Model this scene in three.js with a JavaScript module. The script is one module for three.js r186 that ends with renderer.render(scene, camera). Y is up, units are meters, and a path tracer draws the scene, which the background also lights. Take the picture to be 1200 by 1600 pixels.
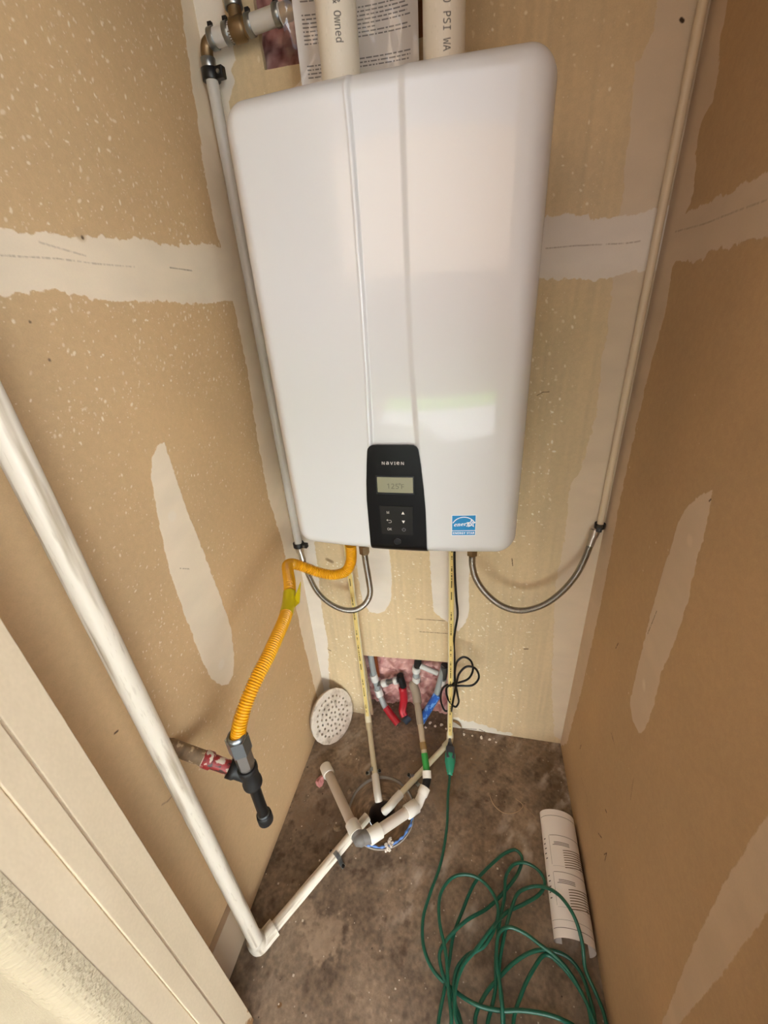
import * as THREE from 'three';
import { mergeGeometries } from 'three/addons/utils/BufferGeometryUtils.js';
import { RoundedBoxGeometry } from 'three/addons/geometries/RoundedBoxGeometry.js';

// ---------------------------------------------------------------- camera, sky, sun, exposure
const W = 0.851;                                        // closet: x 0..W, back wall z = 0, doorway towards +z
const scene = new THREE.Scene();
const FOCAL = 635.44, CAM = new THREE.Vector3(0.533, 1.382, 0.984);
const ROW = [[0.975, -0.066, -0.211], [0.038, -0.891, 0.452], [-0.218, -0.449, -0.867]].map((r) => new THREE.Vector3(...r).normalize()); // image right, image down, forward
ROW[0].copy(new THREE.Vector3().crossVectors(ROW[1], ROW[2])).normalize();
ROW[1].copy(new THREE.Vector3().crossVectors(ROW[2], ROW[0])).normalize();
const camera = new THREE.PerspectiveCamera(2 * Math.atan(800 / FOCAL) * 180 / Math.PI, 0.75, 0.02, 100);
camera.position.copy(CAM);
camera.quaternion.setFromRotationMatrix(new THREE.Matrix4().makeBasis(ROW[0], ROW[1].clone().negate(), ROW[2].clone().negate()));
camera.updateMatrixWorld();
scene.add(camera);

const renderer = new THREE.WebGLRenderer({ antialias: true });
renderer.toneMapping = THREE.LinearToneMapping;
renderer.toneMappingExposure = 1.02;
renderer.shadowMap.enabled = true;
{ // hazy daylight sky, a little brighter towards the horizon
  const w = 64, h = 32, d = new Float32Array(w * h * 4);
  for (let j = 0; j < h; j++) for (let i = 0; i < w; i++) {
    const e = Math.max(0, (j + 0.5) / h * 2 - 1), k = (j * w + i) * 4, s = 1.9;
    d[k] = s * (0.93 - 0.22 * e); d[k + 1] = s * (0.98 - 0.12 * e); d[k + 2] = s * (1.08 - 0.02 * e); d[k + 3] = 1;
  }
  const t = new THREE.DataTexture(d, w, h, THREE.RGBAFormat, THREE.FloatType);
  t.mapping = THREE.EquirectangularReflectionMapping; t.magFilter = THREE.LinearFilter; t.needsUpdate = true;
  scene.background = t; scene.environment = t;
}
const sun = new THREE.DirectionalLight(0xf4f7ff, 62);    // high sun behind the house: lights the yard, not the closet
sun.position.set(5, 9, -4.5); sun.target.position.set(1, 0, 4); sun.castShadow = true;
Object.assign(sun.shadow.camera, { left: -9, right: 9, top: 9, bottom: -9, near: 0.5, far: 30 }); sun.shadow.mapSize.set(2048, 2048);
scene.add(sun, sun.target);

// ---------------------------------------------------------------- helpers
const V = (x, y, z) => new THREE.Vector3(x, y, z);
function at(px, py, axis, value) {                      // photograph pixel -> point on the plane axis = value
  const d = ROW[2].clone().addScaledVector(ROW[0], (px - 600) / FOCAL).addScaledVector(ROW[1], (py - 800) / FOCAL);
  return CAM.clone().addScaledVector(d, (value - CAM.getComponent(axis)) / d.getComponent(axis));
}
const FL = (px, py, h = 0) => at(px, py, 1, h), BK = (px, py, z = 0) => at(px, py, 2, z), LW = (px, py, x = 0) => at(px, py, 0, x);
function rng(seed) { let s = seed >>> 0; return () => { s = (s + 0x6D2B79F5) >>> 0; let t = Math.imul(s ^ (s >>> 15), 1 | s); t = (t + Math.imul(t ^ (t >>> 7), 61 | t)) ^ t; return ((t ^ (t >>> 14)) >>> 0) / 4294967296; }; }
function hash(i, j, k) { let h = Math.imul(i, 374761393) + Math.imul(j, 668265263) + Math.imul(k, 974634777); h = Math.imul(h ^ (h >>> 13), 1274126177); return ((h ^ (h >>> 16)) >>> 0) / 4294967296; }
function noise(x, y, k = 0) {
  const i = Math.floor(x), j = Math.floor(y); let u = x - i, v = y - j; u = u * u * (3 - 2 * u); v = v * v * (3 - 2 * v);
  return (hash(i, j, k) * (1 - u) + hash(i + 1, j, k) * u) * (1 - v) + (hash(i, j + 1, k) * (1 - u) + hash(i + 1, j + 1, k) * u) * v;
}
const fbm = (x, y, k, n = 4) => { let s = 0, a = 0.5, t = 0; for (let o = 0; o < n; o++) { s += a * noise(x, y, k + o * 17); t += a; a *= 0.5; x *= 2.03; y *= 2.03; } return s / t; };
const used = {};
const numbered = (n) => { used[n] = (used[n] ?? -1) + 1; return used[n] ? n + '_' + String(used[n]).padStart(3, '0') : n; };
function tag(o, label, category, group) { o.userData.label = label; if (category) o.userData.category = category; if (group) o.userData.group = group; return o; }
function thing(name, label, category, group) { const g = new THREE.Group(); g.name = numbered(name); scene.add(g); return tag(g, label, category, group); }
function mesh(name, geo, mat, parent, label) {
  const g = Array.isArray(geo) ? mergeGeometries(geo.map((q) => { const n = q.index ? q.toNonIndexed() : q; for (const a of Object.keys(n.attributes)) if (!['position', 'normal', 'uv'].includes(a)) n.deleteAttribute(a); return n; })) : geo;
  const m = new THREE.Mesh(g, mat); m.name = parent ? name : numbered(name); m.castShadow = m.receiveShadow = true;
  (parent ?? scene).add(m); if (label) m.userData.label = label; return m;
}
function struct(name, geo, mat, label, category, parent) { const m = mesh(name, geo, mat, parent); if (!parent) { m.userData.kind = 'structure'; tag(m, label, category); } return m; }
const mats = {};
const srgb = (c) => c <= 0.04045 ? c / 12.92 : ((c + 0.055) / 1.055) ** 2.4;
function mat(color, roughness = 0.6, more = {}) { return new THREE.MeshPhysicalMaterial({ color, roughness, ...more }); }
function box(x0, x1, y0, y1, z0, z1, r = 0) {
  const g = r ? new RoundedBoxGeometry(x1 - x0, y1 - y0, z1 - z0, 2, r) : new THREE.BoxGeometry(x1 - x0, y1 - y0, z1 - z0);
  return g.translate((x0 + x1) / 2, (y0 + y1) / 2, (z0 + z1) / 2);
}
function orient(g, a, b) {                              // geometry along +y from the origin -> along a..b
  const d = b.clone().sub(a).normalize();
  return g.applyQuaternion(new THREE.Quaternion().setFromUnitVectors(V(0, 1, 0), d)).translate(a.x, a.y, a.z);
}
function cyl(a, b, r0, r1 = r0, seg = 20) { const L = a.distanceTo(b); return orient(new THREE.CylinderGeometry(r1, r0, L, seg).translate(0, L / 2, 0), a, b); }
function lathe(a, b, pts, seg = 22) {                   // profile [radius, t 0..1 along a..b]
  const L = a.distanceTo(b); return orient(new THREE.LatheGeometry(pts.map(([r, t]) => new THREE.Vector2(Math.max(r, 1e-4), t * L)), seg), a, b);
}
function hollow(a, b, r, wall, seg = 22) { return lathe(a, b, [[r - wall, 0], [r, 0], [r, 1], [r - wall, 1], [r - wall, 0]], seg); }
function hex(a, b, r) { const g = cyl(a, b, r, r, 6).toNonIndexed(); g.computeVertexNormals(); return g; }
function sweep(points, radius, { seg = 200, radial = 10, tension = 0.5, closed = false, type = 'centripetal' } = {}) {
  const c = new THREE.CatmullRomCurve3(points, closed, type, tension), L = c.getLength(), N = seg;
  c.arcLengthDivisions = Math.max(400, points.length * 12); c.updateArcLengths();
  const P = c.getSpacedPoints(N), T = P.map((p, i) => P[Math.min(N, i + 1)].clone().sub(P[Math.max(0, i - 1)]).normalize());
  let n = Math.abs(T[0].y) < 0.9 ? V(0, 1, 0) : V(1, 0, 0); n.addScaledVector(T[0], -n.dot(T[0])).normalize();
  const pos = [], nor = [], uv = [], idx = [];
  for (let i = 0; i <= N; i++) {
    n.addScaledVector(T[i], -n.dot(T[i])).normalize(); const b = T[i].clone().cross(n);
    const r = typeof radius === 'function' ? radius(i / N * L, L) : radius;
    for (let k = 0; k <= radial; k++) {
      const a = k / radial * Math.PI * 2, d = n.clone().multiplyScalar(Math.cos(a)).addScaledVector(b, Math.sin(a));
      pos.push(P[i].x + d.x * r, P[i].y + d.y * r, P[i].z + d.z * r); nor.push(d.x, d.y, d.z); uv.push(k / radial, i / N * L);
    }
  }
  for (let i = 0; i < N; i++) for (let k = 0; k < radial; k++) { const a = i * (radial + 1) + k, e = a + radial + 1; idx.push(a, a + 1, e, a + 1, e + 1, e); }
  for (const [i, s] of [[0, -1], [N, 1]]) {              // end caps
    const q = pos.length / 3; pos.push(P[i].x, P[i].y, P[i].z); nor.push(T[i].x * s, T[i].y * s, T[i].z * s); uv.push(0.5, 0);
    for (let k = 0; k < radial; k++) { const a = i * (radial + 1) + k; s < 0 ? idx.push(q, a + 1, a) : idx.push(q, a, a + 1); }
  }
  const g = new THREE.BufferGeometry();
  g.setAttribute('position', new THREE.Float32BufferAttribute(pos, 3)); g.setAttribute('normal', new THREE.Float32BufferAttribute(nor, 3)); g.setAttribute('uv', new THREE.Float32BufferAttribute(uv, 2)); g.setIndex(idx);
  if (typeof radius === 'function') g.computeVertexNormals();
  return g;
}
function planarUV(g, f) { const p = g.attributes.position, u = new Float32Array(p.count * 2); for (let i = 0; i < p.count; i++) { const [a, b] = f(p.getX(i), p.getY(i), p.getZ(i)); u[2 * i] = a; u[2 * i + 1] = b; } g.setAttribute('uv', new THREE.BufferAttribute(u, 2)); return g; }
function dataTex(w, h, fill, color = true) {
  const d = new Uint8Array(w * h * 4);
  for (let j = 0; j < h; j++) for (let i = 0; i < w; i++) { const c = fill(i, j), k = (j * w + i) * 4; d[k] = c[0]; d[k + 1] = c[1]; d[k + 2] = c[2]; d[k + 3] = 255; }
  const t = new THREE.DataTexture(d, w, h); t.magFilter = THREE.LinearFilter; t.minFilter = THREE.LinearMipmapLinearFilter; t.generateMipmaps = true;
  if (color) t.colorSpace = THREE.SRGBColorSpace; t.needsUpdate = true; return t;
}
function canvasTex(w, h, draw) { const c = document.createElement('canvas'); c.width = w; c.height = h; draw(c.getContext('2d'), w, h); const t = new THREE.CanvasTexture(c); t.colorSpace = THREE.SRGBColorSpace; t.anisotropy = 8; return t; }

// ---------------------------------------------------------------- wall board with joint compound and paint flecks
// coordinates on a wall are metres (a, y); patches are outlines of white joint compound, strokes are scratches, flecks are dried paint spots
function inPoly(P, x, y) { let s = false; for (let i = 0, j = P.length - 1; i < P.length; j = i++) { const a = P[i], b = P[j]; if ((a[1] > y) !== (b[1] > y) && x < (b[0] - a[0]) * (y - a[1]) / (b[1] - a[1]) + a[0]) s = !s; } return s; }
function wallTextures({ a0, a1, y0, y1, w, h, seed, patches, flecks, strokes = [], streaks = 0, base = [190, 160, 120], coat = [222, 208, 190] }) {
  const col = new Float32Array(w * h * 3), hei = new Float32Array(w * h), A = (a1 - a0) / w, B = (y1 - y0) / h, r = rng(seed);
  const pb = patches.map((P) => { let m = [9, -9, 9, -9]; for (const [x, y] of P.pts) m = [Math.min(m[0], x), Math.max(m[1], x), Math.min(m[2], y), Math.max(m[3], y)]; return m; });
  for (let j = 0; j < h; j++) for (let i = 0; i < w; i++) {
    const x = a0 + (i + 0.5) * A, y = y0 + (j + 0.5) * B, k = j * w + i;
    const big = fbm(x * 5, y * 5, seed, 3) - 0.5, fine = hash(i, j, seed) - 0.5, mid = noise(x * 160, y * 160, seed + 3) - 0.5;
    const st = streaks ? (noise(x * 130, y * 5, seed + 5) - 0.5) * streaks : 0;
    let m = 1 + big * 0.10 + fine * 0.035 + mid * 0.03 + st, c = [base[0] * m, base[1] * (m - big * 0.015), base[2] * (m - big * 0.03)], e = 0.3 + fine * 0.06 + mid * 0.1;
    for (let p = 0; p < patches.length; p++) {
      const P = patches[p], rough = P.rough ?? 0.004, b = pb[p];
      if (x < b[0] - 0.02 || x > b[1] + 0.02 || y < b[2] - 0.02 || y > b[3] + 0.02) continue;
      const dx = (fbm(x * 90, y * 90, seed + 31 + p, 3) - 0.5) * rough * 2.4, dy = (fbm(x * 90, y * 90, seed + 61 + p, 3) - 0.5) * rough * 2.4;
      let v = 0; for (const [ox, oy] of [[-0.25, -0.25], [0.25, 0.25], [-0.25, 0.25], [0.25, -0.25]]) if (inPoly(P.pts, x + dx + ox * A, y + dy + oy * B)) v += 0.25;
      v *= (P.alpha ?? 1) * (0.93 + 0.14 * (fbm(x * 22, y * 22, seed + 91, 3)));
      if (v > 0) { v = Math.min(1, v); const q = 1 + (fbm(x * 14, y * 30, seed + 71, 3) - 0.5) * 0.06 + fine * 0.012; const cc = P.coat ?? coat; for (let n = 0; n < 3; n++) c[n] += (cc[n] * q - c[n]) * v; e += (0.55 + mid * 0.02 - e) * v; }
    }
    col[k * 3] = c[0]; col[k * 3 + 1] = c[1]; col[k * 3 + 2] = c[2]; hei[k] = e;
  }
  const dab = (x, y, ra, rb, ang, c, op, dh) => {
    const R = Math.max(ra, rb), i0 = Math.floor((x - R - a0) / A) - 1, i1 = Math.ceil((x + R - a0) / A) + 1, j0 = Math.floor((y - R - y0) / B) - 1, j1 = Math.ceil((y + R - y0) / B) + 1, ca = Math.cos(ang), sa = Math.sin(ang);
    for (let j = Math.max(0, j0); j <= Math.min(h - 1, j1); j++) for (let i = Math.max(0, i0); i <= Math.min(w - 1, i1); i++) {
      const ux = a0 + (i + 0.5) * A - x, uy = y0 + (j + 0.5) * B - y, q = Math.hypot((ux * ca + uy * sa) / ra, (uy * ca - ux * sa) / rb), f = Math.max(0, Math.min(1, (1.15 - q) * 2)) * op; if (f <= 0) continue;
      const k = j * w + i; for (let n = 0; n < 3; n++) col[k * 3 + n] += (c[n] - col[k * 3 + n]) * f; hei[k] += dh * f;
    }
  };
  for (const f of flecks) for (let n = 0; n < f.n; n++) {
    const x = f.a[0] + r() * (f.a[1] - f.a[0]), y = f.y[0] + r() * (f.y[1] - f.y[0]); const clump = 0.2 + 0.6 * fbm(x * 9, y * 9, seed + 200, 3), keep = r(), s = f.s * (0.35 + 1.3 * r() ** 4), el = 1 + r() * 1.3, an = (f.ang ?? -0.8) + (r() - 0.5) * 1.6, op = 0.35 + 0.6 * r();
    if (keep > (clump - 0.25) * 2.4) continue;
    if (patches.some((P) => inPoly(P.pts, x, y))) continue;
    dab(x, y, s * el, s, an, f.c ?? [238, 222, 192], op, 0.25);
  }
  for (const s of strokes) for (let i = 0; i + 1 < s.pts.length; i++) {
    const [p, q] = [s.pts[i], s.pts[i + 1]], L = Math.hypot(q[0] - p[0], q[1] - p[1]), N = Math.ceil(L / (s.r * 0.8)); for (let n = 0; n <= N; n++) { const t = n / N; if (hash(n, i, seed + 7) > (s.solid ?? 0.8)) continue; dab(p[0] + (q[0] - p[0]) * t, p[1] + (q[1] - p[1]) * t, s.r, s.r, 0, s.c, s.op ?? 0.6, s.dh ?? -0.15); }
  }
  const cl = (v) => Math.max(0, Math.min(255, v));
  return { map: dataTex(w, h, (i, j) => { const k = (j * w + i) * 3; return [cl(col[k]), cl(col[k + 1]), cl(col[k + 2])]; }), bumpMap: dataTex(w, h, (i, j) => { const v = cl(hei[j * w + i] * 255); return [v, v, v]; }, false) };
}
const aL = (list) => list.map(([x, y]) => { const p = LW(x, y, 0); return [p.z, p.y]; }), aR = (list) => list.map(([x, y]) => { const p = LW(x, y, W); return [p.z, p.y]; }), aB = (list) => list.map(([x, y]) => { const p = BK(x, y, 0); return [p.x, p.y]; });
const HT = 2.44, DARK = [70, 50, 34], PENCIL = [120, 98, 76];

{ // left wall
  const seamTop = aL([[345, 385], [300, 380], [265, 384], [235, 373], [180, 372], [115, 368], [45, 362], [0, 360]]), seamBot = aL([[0, 466], [40, 455], [85, 450], [120, 462], [180, 472], [250, 470], [290, 475], [362, 470]]);
  const edge = aL([[283, 0], [290, 60], [298, 120], [315, 230], [318, 260], [335, 350], [345, 385], [364, 470], [385, 570], [390, 600], [403, 690], [420, 780], [439, 840], [455, 915], [473, 1000], [488, 1059], [494, 1085]]);
  const T = wallTextures({
    a0: -0.02, a1: 0.8, y0: 0, y1: HT, w: 704, h: 2048, seed: 11, base: [206, 172, 128], coat: [234, 215, 188],
    patches: [
      { pts: [[-0.03, HT], [edge[0][0] + 0.005, HT], ...edge, [0.03, 0], [-0.03, 0]], rough: 0.004 },
      { pts: [[-0.02, seamTop[0][1]], ...seamTop, [0.62, seamTop[7][1]], [0.7, seamTop[7][1] - 0.01], [0.72, seamBot[0][1]], ...seamBot, [-0.02, seamBot[7][1]]], rough: 0.005 },
      { pts: aL([[257, 690], [246, 697], [238, 715], [236, 745], [245, 800], [262, 880], [285, 950], [300, 990], [315, 1030], [330, 1060], [345, 1071], [357, 1068], [364, 1056], [366, 1030], [361, 980], [342, 925], [317, 860], [290, 790], [270, 730]]), rough: 0.0025 },
    ],
    flecks: [{ n: 9000, a: [0.02, 0.62], y: [1.25, 2.3], s: 0.0014 }, { n: 5200, a: [0.02, 0.6], y: [0.55, 1.3], s: 0.0010 }, { n: 1200, a: [0.02, 0.5], y: [0.1, 0.6], s: 0.0014 }],
    strokes: [
      { pts: aL([[0, 399], [90, 404], [150, 412], [210, 417]]), r: 0.0012, c: PENCIL, op: 0.16, solid: 0.6 }, { pts: aL([[60, 378], [100, 390], [135, 400]]), r: 0.0014, c: PENCIL, op: 0.12 }, { pts: aL([[265, 418], [300, 423]]), r: 0.001, c: PENCIL, op: 0.35 },
      { pts: aL([[268, 804], [269, 806]]), r: 0.011, c: [238, 226, 208], op: 0.4, dh: 0.08 }, { pts: aL([[345, 1036], [346, 1038]]), r: 0.012, c: [238, 226, 208], op: 0.4, dh: 0.08 }, { pts: aL([[124, 364], [125, 365]]), r: 0.0095, c: [196, 164, 124], op: 0.7, dh: -0.3 }, { pts: aL([[128, 370], [129, 371]]), r: 0.0026, c: DARK, op: 0.6 }, { pts: aL([[128, 372], [129, 372]]), r: 0.0015, c: DARK, op: 0.6 },
      { pts: aL([[281, 888], [296, 889]]), r: 0.0009, c: PENCIL, op: 0.45, solid: 0.5 }, { pts: aL([[178, 1147], [184, 1142]]), r: 0.0018, c: DARK, op: 0.6 }, { pts: aL([[252, 1258], [262, 1252], [268, 1245]]), r: 0.002, c: PENCIL, op: 0.2 }, { pts: aL([[46, 503], [47, 503]]), r: 0.0018, c: DARK }, { pts: aL([[76, 561], [78, 563]]), r: 0.002, c: PENCIL }, { pts: aL([[264, 1155], [272, 1165], [280, 1172]]), r: 0.004, c: DARK, op: 0.7 },
    ],
  });
  struct('wall_left', planarUV(box(-0.1, 0, 0, HT, -0.1, 0.8), (x, y, z) => [(z + 0.02) / 0.82, y / HT]), mat(0xffffff, 0.88, { ...T, bumpScale: 0.0012 }), 'tan unpainted drywall with a taped seam and an oblong joint compound patch', 'wall');
}
const topHole = { x0: 0.118, x1: 0.452, y0: 1.79, y1: 2.2 }, lowHole = aB([[567, 1024], [704, 1035], [706, 1138], [585, 1122]]);
{ // back wall, with two holes cut in the board
  const rightEdge = aB([[1027, 0], [1024, 45], [1002, 90], [993, 100], [988, 150], [985, 200], [975, 280], [968, 330], [957, 437], [950, 512], [939, 569], [933, 644], [909, 730], [892, 756], [881, 846], [869, 910], [864, 1000], [862, 1075], [866, 1150]]);
  const leftEdge = aB([[348, 0], [354, 40], [364, 75], [367, 90], [362, 110], [367, 132], [357, 160], [380, 300], [440, 600], [492, 851], [505, 968], [512, 1000], [515, 1072], [518, 1108]]);
  const seamT = aB([[852, 338], [880, 335], [920, 335], [926, 342], [970, 338], [1060, 320]]), seamB = aB([[1070, 420], [990, 425], [930, 438], [880, 437], [848, 437]]);
  const T = wallTextures({
    a0: 0, a1: W, y0: 0, y1: HT, w: 728, h: 2048, seed: 23, base: [212, 190, 152], coat: [228, 218, 204], streaks: 0.05,
    patches: [
      { pts: [[W + 0.02, HT], [rightEdge[0][0] - 0.01, HT], ...rightEdge, [W + 0.02, 0]], rough: 0.004, coat: [216, 198, 172] },
      { pts: [[-0.02, HT], [leftEdge[0][0], HT], ...leftEdge, [-0.02, 0]], rough: 0.003 },
      { pts: [[0.1, seamT[0][1]], ...seamT, [W + 0.02, seamT[5][1]], [W + 0.02, seamB[0][1]], ...seamB, [0.1, seamB[4][1]]], rough: 0.005 },
      { pts: aB([[552, 800], [555, 860], [560, 905], [566, 938], [577, 956], [590, 959], [602, 954], [611, 938], [612, 900], [608, 860], [600, 800]]), rough: 0.002 },
      { pts: aB([[668, 800], [671, 860], [675, 930], [678, 955], [690, 966], [703, 975], [716, 987], [728, 972], [733, 955], [733, 905], [736, 860], [736, 800]]), rough: 0.002 },
      { pts: aB([[706, 1120], [740, 1128], [780, 1142], [800, 1146], [800, 1156], [760, 1158], [706, 1150]]), rough: 0.008, coat: [228, 220, 204] },
    ],
    flecks: [{ n: 5000, a: [0.02, 0.72], y: [0.02, 1.2], s: 0.0017, c: [250, 244, 230] }, { n: 3200, a: [0.1, 0.74], y: [1.2, 2.3], s: 0.0017, c: [246, 236, 214] }],
    strokes: [{ pts: aB([[650, 967], [695, 970]]), r: 0.0011, c: DARK, op: 0.7 }, { pts: aB([[655, 987], [700, 990]]), r: 0.0011, c: DARK, op: 0.7, solid: 0.6 }, { pts: aB([[511, 874], [519, 878]]), r: 0.006, c: [140, 115, 85], op: 0.6 }, { pts: aB([[853, 388], [900, 384], [980, 380], [1005, 376]]), r: 0.0013, c: PENCIL, op: 0.2, solid: 0.7 }, { pts: aB([[819, 1014], [825, 1014]]), r: 0.002, c: DARK, op: 0.6 }, { pts: aB([[800, 873], [801, 884]]), r: 0.0012, c: DARK, op: 0.6 }, { pts: aB([[513, 1015], [517, 1017]]), r: 0.0015, c: DARK, op: 0.6 }, { pts: aB([[1064, 30], [1067, 33]]), r: 0.0025, c: DARK, op: 0.9 }, { pts: aB([[700, 1143], [720, 1138], [750, 1140], [775, 1152], [800, 1156]]), r: 0.0016, c: DARK, op: 0.7, solid: 0.7 }, { pts: aB([[839, 618], [848, 613], [858, 612]]), r: 0.0008, c: DARK, op: 0.5 }],
  });
  const s = new THREE.Shape([[0, -0.02], [W, -0.02], [W, HT], [0, HT]].map((p) => new THREE.Vector2(...p)));
  const r = rng(5), rag = (P, step, amp) => { const o = []; P.forEach((p, i) => { const q = P[(i + 1) % P.length], n = Math.max(1, Math.round(Math.hypot(q[0] - p[0], q[1] - p[1]) / step)); for (let k = 0; k < n; k++) { const t = k / n; o.push(new THREE.Vector2(p[0] + (q[0] - p[0]) * t + (r() - 0.5) * amp, p[1] + (q[1] - p[1]) * t + (r() - 0.5) * amp)); } }); return o; };
  s.holes.push(new THREE.Path(rag([[topHole.x0, topHole.y0], [topHole.x1, topHole.y0], [topHole.x1, topHole.y1], [topHole.x0, topHole.y1]], 0.02, 0.004)));
  const lh = [[lowHole[0][0], lowHole[0][1]], [lowHole[1][0], lowHole[1][1]], [lowHole[1][0] + 0.005, -0.01], [lowHole[0][0] + 0.012, -0.01]];
  s.holes.push(new THREE.Path(rag(lh, 0.025, 0.0015)));
  const g = new THREE.ExtrudeGeometry(s, { depth: 0.0127, bevelEnabled: false }).translate(0, 0, -0.0127);
  struct('wall_back', planarUV(g, (x, y) => [x / W, y / HT]), mat(0xffffff, 0.88, { ...T, bumpScale: 0.0012 }), 'tan drywall back wall with white flecks and two cut openings', 'wall');
  struct('wall_rear', box(-0.1, W + 0.1, -0.1, HT, -0.16, -0.1), mat(0x8a6a48, 0.9), 'wooden sheathing at the back of the wall cavity', 'wall');
}
{ // right wall
  const edge = aR([[1137, 0], [1125, 67], [1122, 117], [1112, 160], [1097, 187], [1090, 217], [1083, 300], [1077, 320], [1070, 335], [1057, 407], [1050, 423], [1038, 494], [1017, 569], [984, 711], [965, 801], [950, 887], [936, 957], [907, 1084], [886, 1160]]);
  const sT = aR([[1070, 333], [1100, 318], [1140, 300], [1200, 268]]), sB = aR([[1200, 370], [1170, 375], [1140, 387], [1112, 390], [1097, 407], [1057, 409]]);
  const T = wallTextures({
    a0: -0.02, a1: 0.86, y0: 0, y1: HT, w: 704, h: 2048, seed: 37, base: [192, 158, 116], coat: [214, 190, 162],
    patches: [
      { pts: [[-0.04, HT], [edge[0][0], HT], ...edge, [0.01, 0], [-0.04, 0]], rough: 0.005 },
      { pts: [[-0.02, sT[0][1]], ...sT, [0.5, sT[3][1] + 0.02], [0.8, sT[3][1] + 0.02], [0.8, sB[0][1] - 0.01], ...sB, [-0.02, sB[5][1]]], rough: 0.005 },
      { pts: aR([[1114, 767], [1092, 775], [1070, 797], [1059, 820], [1040, 880], [1029, 915], [1012, 979], [995, 1049], [984, 1097], [988, 1123], [997, 1145], [1008, 1140], [1021, 1105], [1034, 1049], [1052, 1009], [1074, 944], [1082, 905], [1089, 876], [1102, 831]]), rough: 0.003 },
      { pts: [[0.665, HT], ...aR([[1200, 1267], [1126, 1390], [1082, 1481], [1034, 1600]]), [0.7, 0], [0.74, 0], ...aR([[1065, 1595], [1130, 1520], [1200, 1425]]), [0.735, HT]], rough: 0.002, alpha: 0.75 },
    ],
    flecks: [{ n: 160, a: [0.02, 0.5], y: [0.05, 1.4], s: 0.0012 }],
    strokes: [{ pts: aR([[1077, 842], [1078, 846]]), r: 0.009, c: [226, 202, 174], op: 0.4, dh: 0.08 }, { pts: aR([[1006, 1066], [1006, 1074]]), r: 0.008, c: [226, 206, 180], op: 0.5, dh: 0.08 }, { pts: aR([[1055, 362], [1100, 350], [1150, 330], [1200, 312]]), r: 0.0014, c: PENCIL, op: 0.16 }, { pts: aR([[1012, 990], [1026, 955]]), r: 0.0008, c: DARK, op: 0.5 }, { pts: aR([[946, 1265], [948, 1270]]), r: 0.0018, c: DARK, op: 0.7 }, { pts: aR([[955, 1145], [960, 1163]]), r: 0.0009, c: DARK, op: 0.6 }, { pts: aR([[935, 1302], [940, 1309]]), r: 0.0014, c: DARK, op: 0.6 }, { pts: aR([[944, 1335], [948, 1333], [945, 1345]]), r: 0.0014, c: DARK, op: 0.5 }, { pts: aR([[906, 1170], [908, 1164]]), r: 0.0015, c: DARK, op: 0.5 }, { pts: aR([[962, 1013], [966, 1005]]), r: 0.0012, c: DARK, op: 0.6 }, { pts: aR([[985, 1250], [990, 1215]]), r: 0.0008, c: DARK, op: 0.3 }, { pts: aR([[921, 1300], [917, 1245], [908, 1215]]), r: 0.001, c: DARK, op: 0.3, solid: 0.4 }, { pts: aR([[1108, 783], [1111, 780]]), r: 0.0012, c: DARK }],
  });
  struct('wall_right', planarUV(box(W, W + 0.1, 0, HT, -0.1, 0.84), (x, y, z) => [(z + 0.02) / 0.88, y / HT]), mat(0xffffff, 0.88, { ...T, bumpScale: 0.0012 }), 'tan drywall side wall with an oblong joint compound patch', 'wall');
}
struct('ceiling', box(-0.1, W + 0.1, HT, HT + 0.08, -0.16, 0.92), mat(0xd8cfc0, 0.9), 'plain pale ceiling board', 'ceiling');

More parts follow.
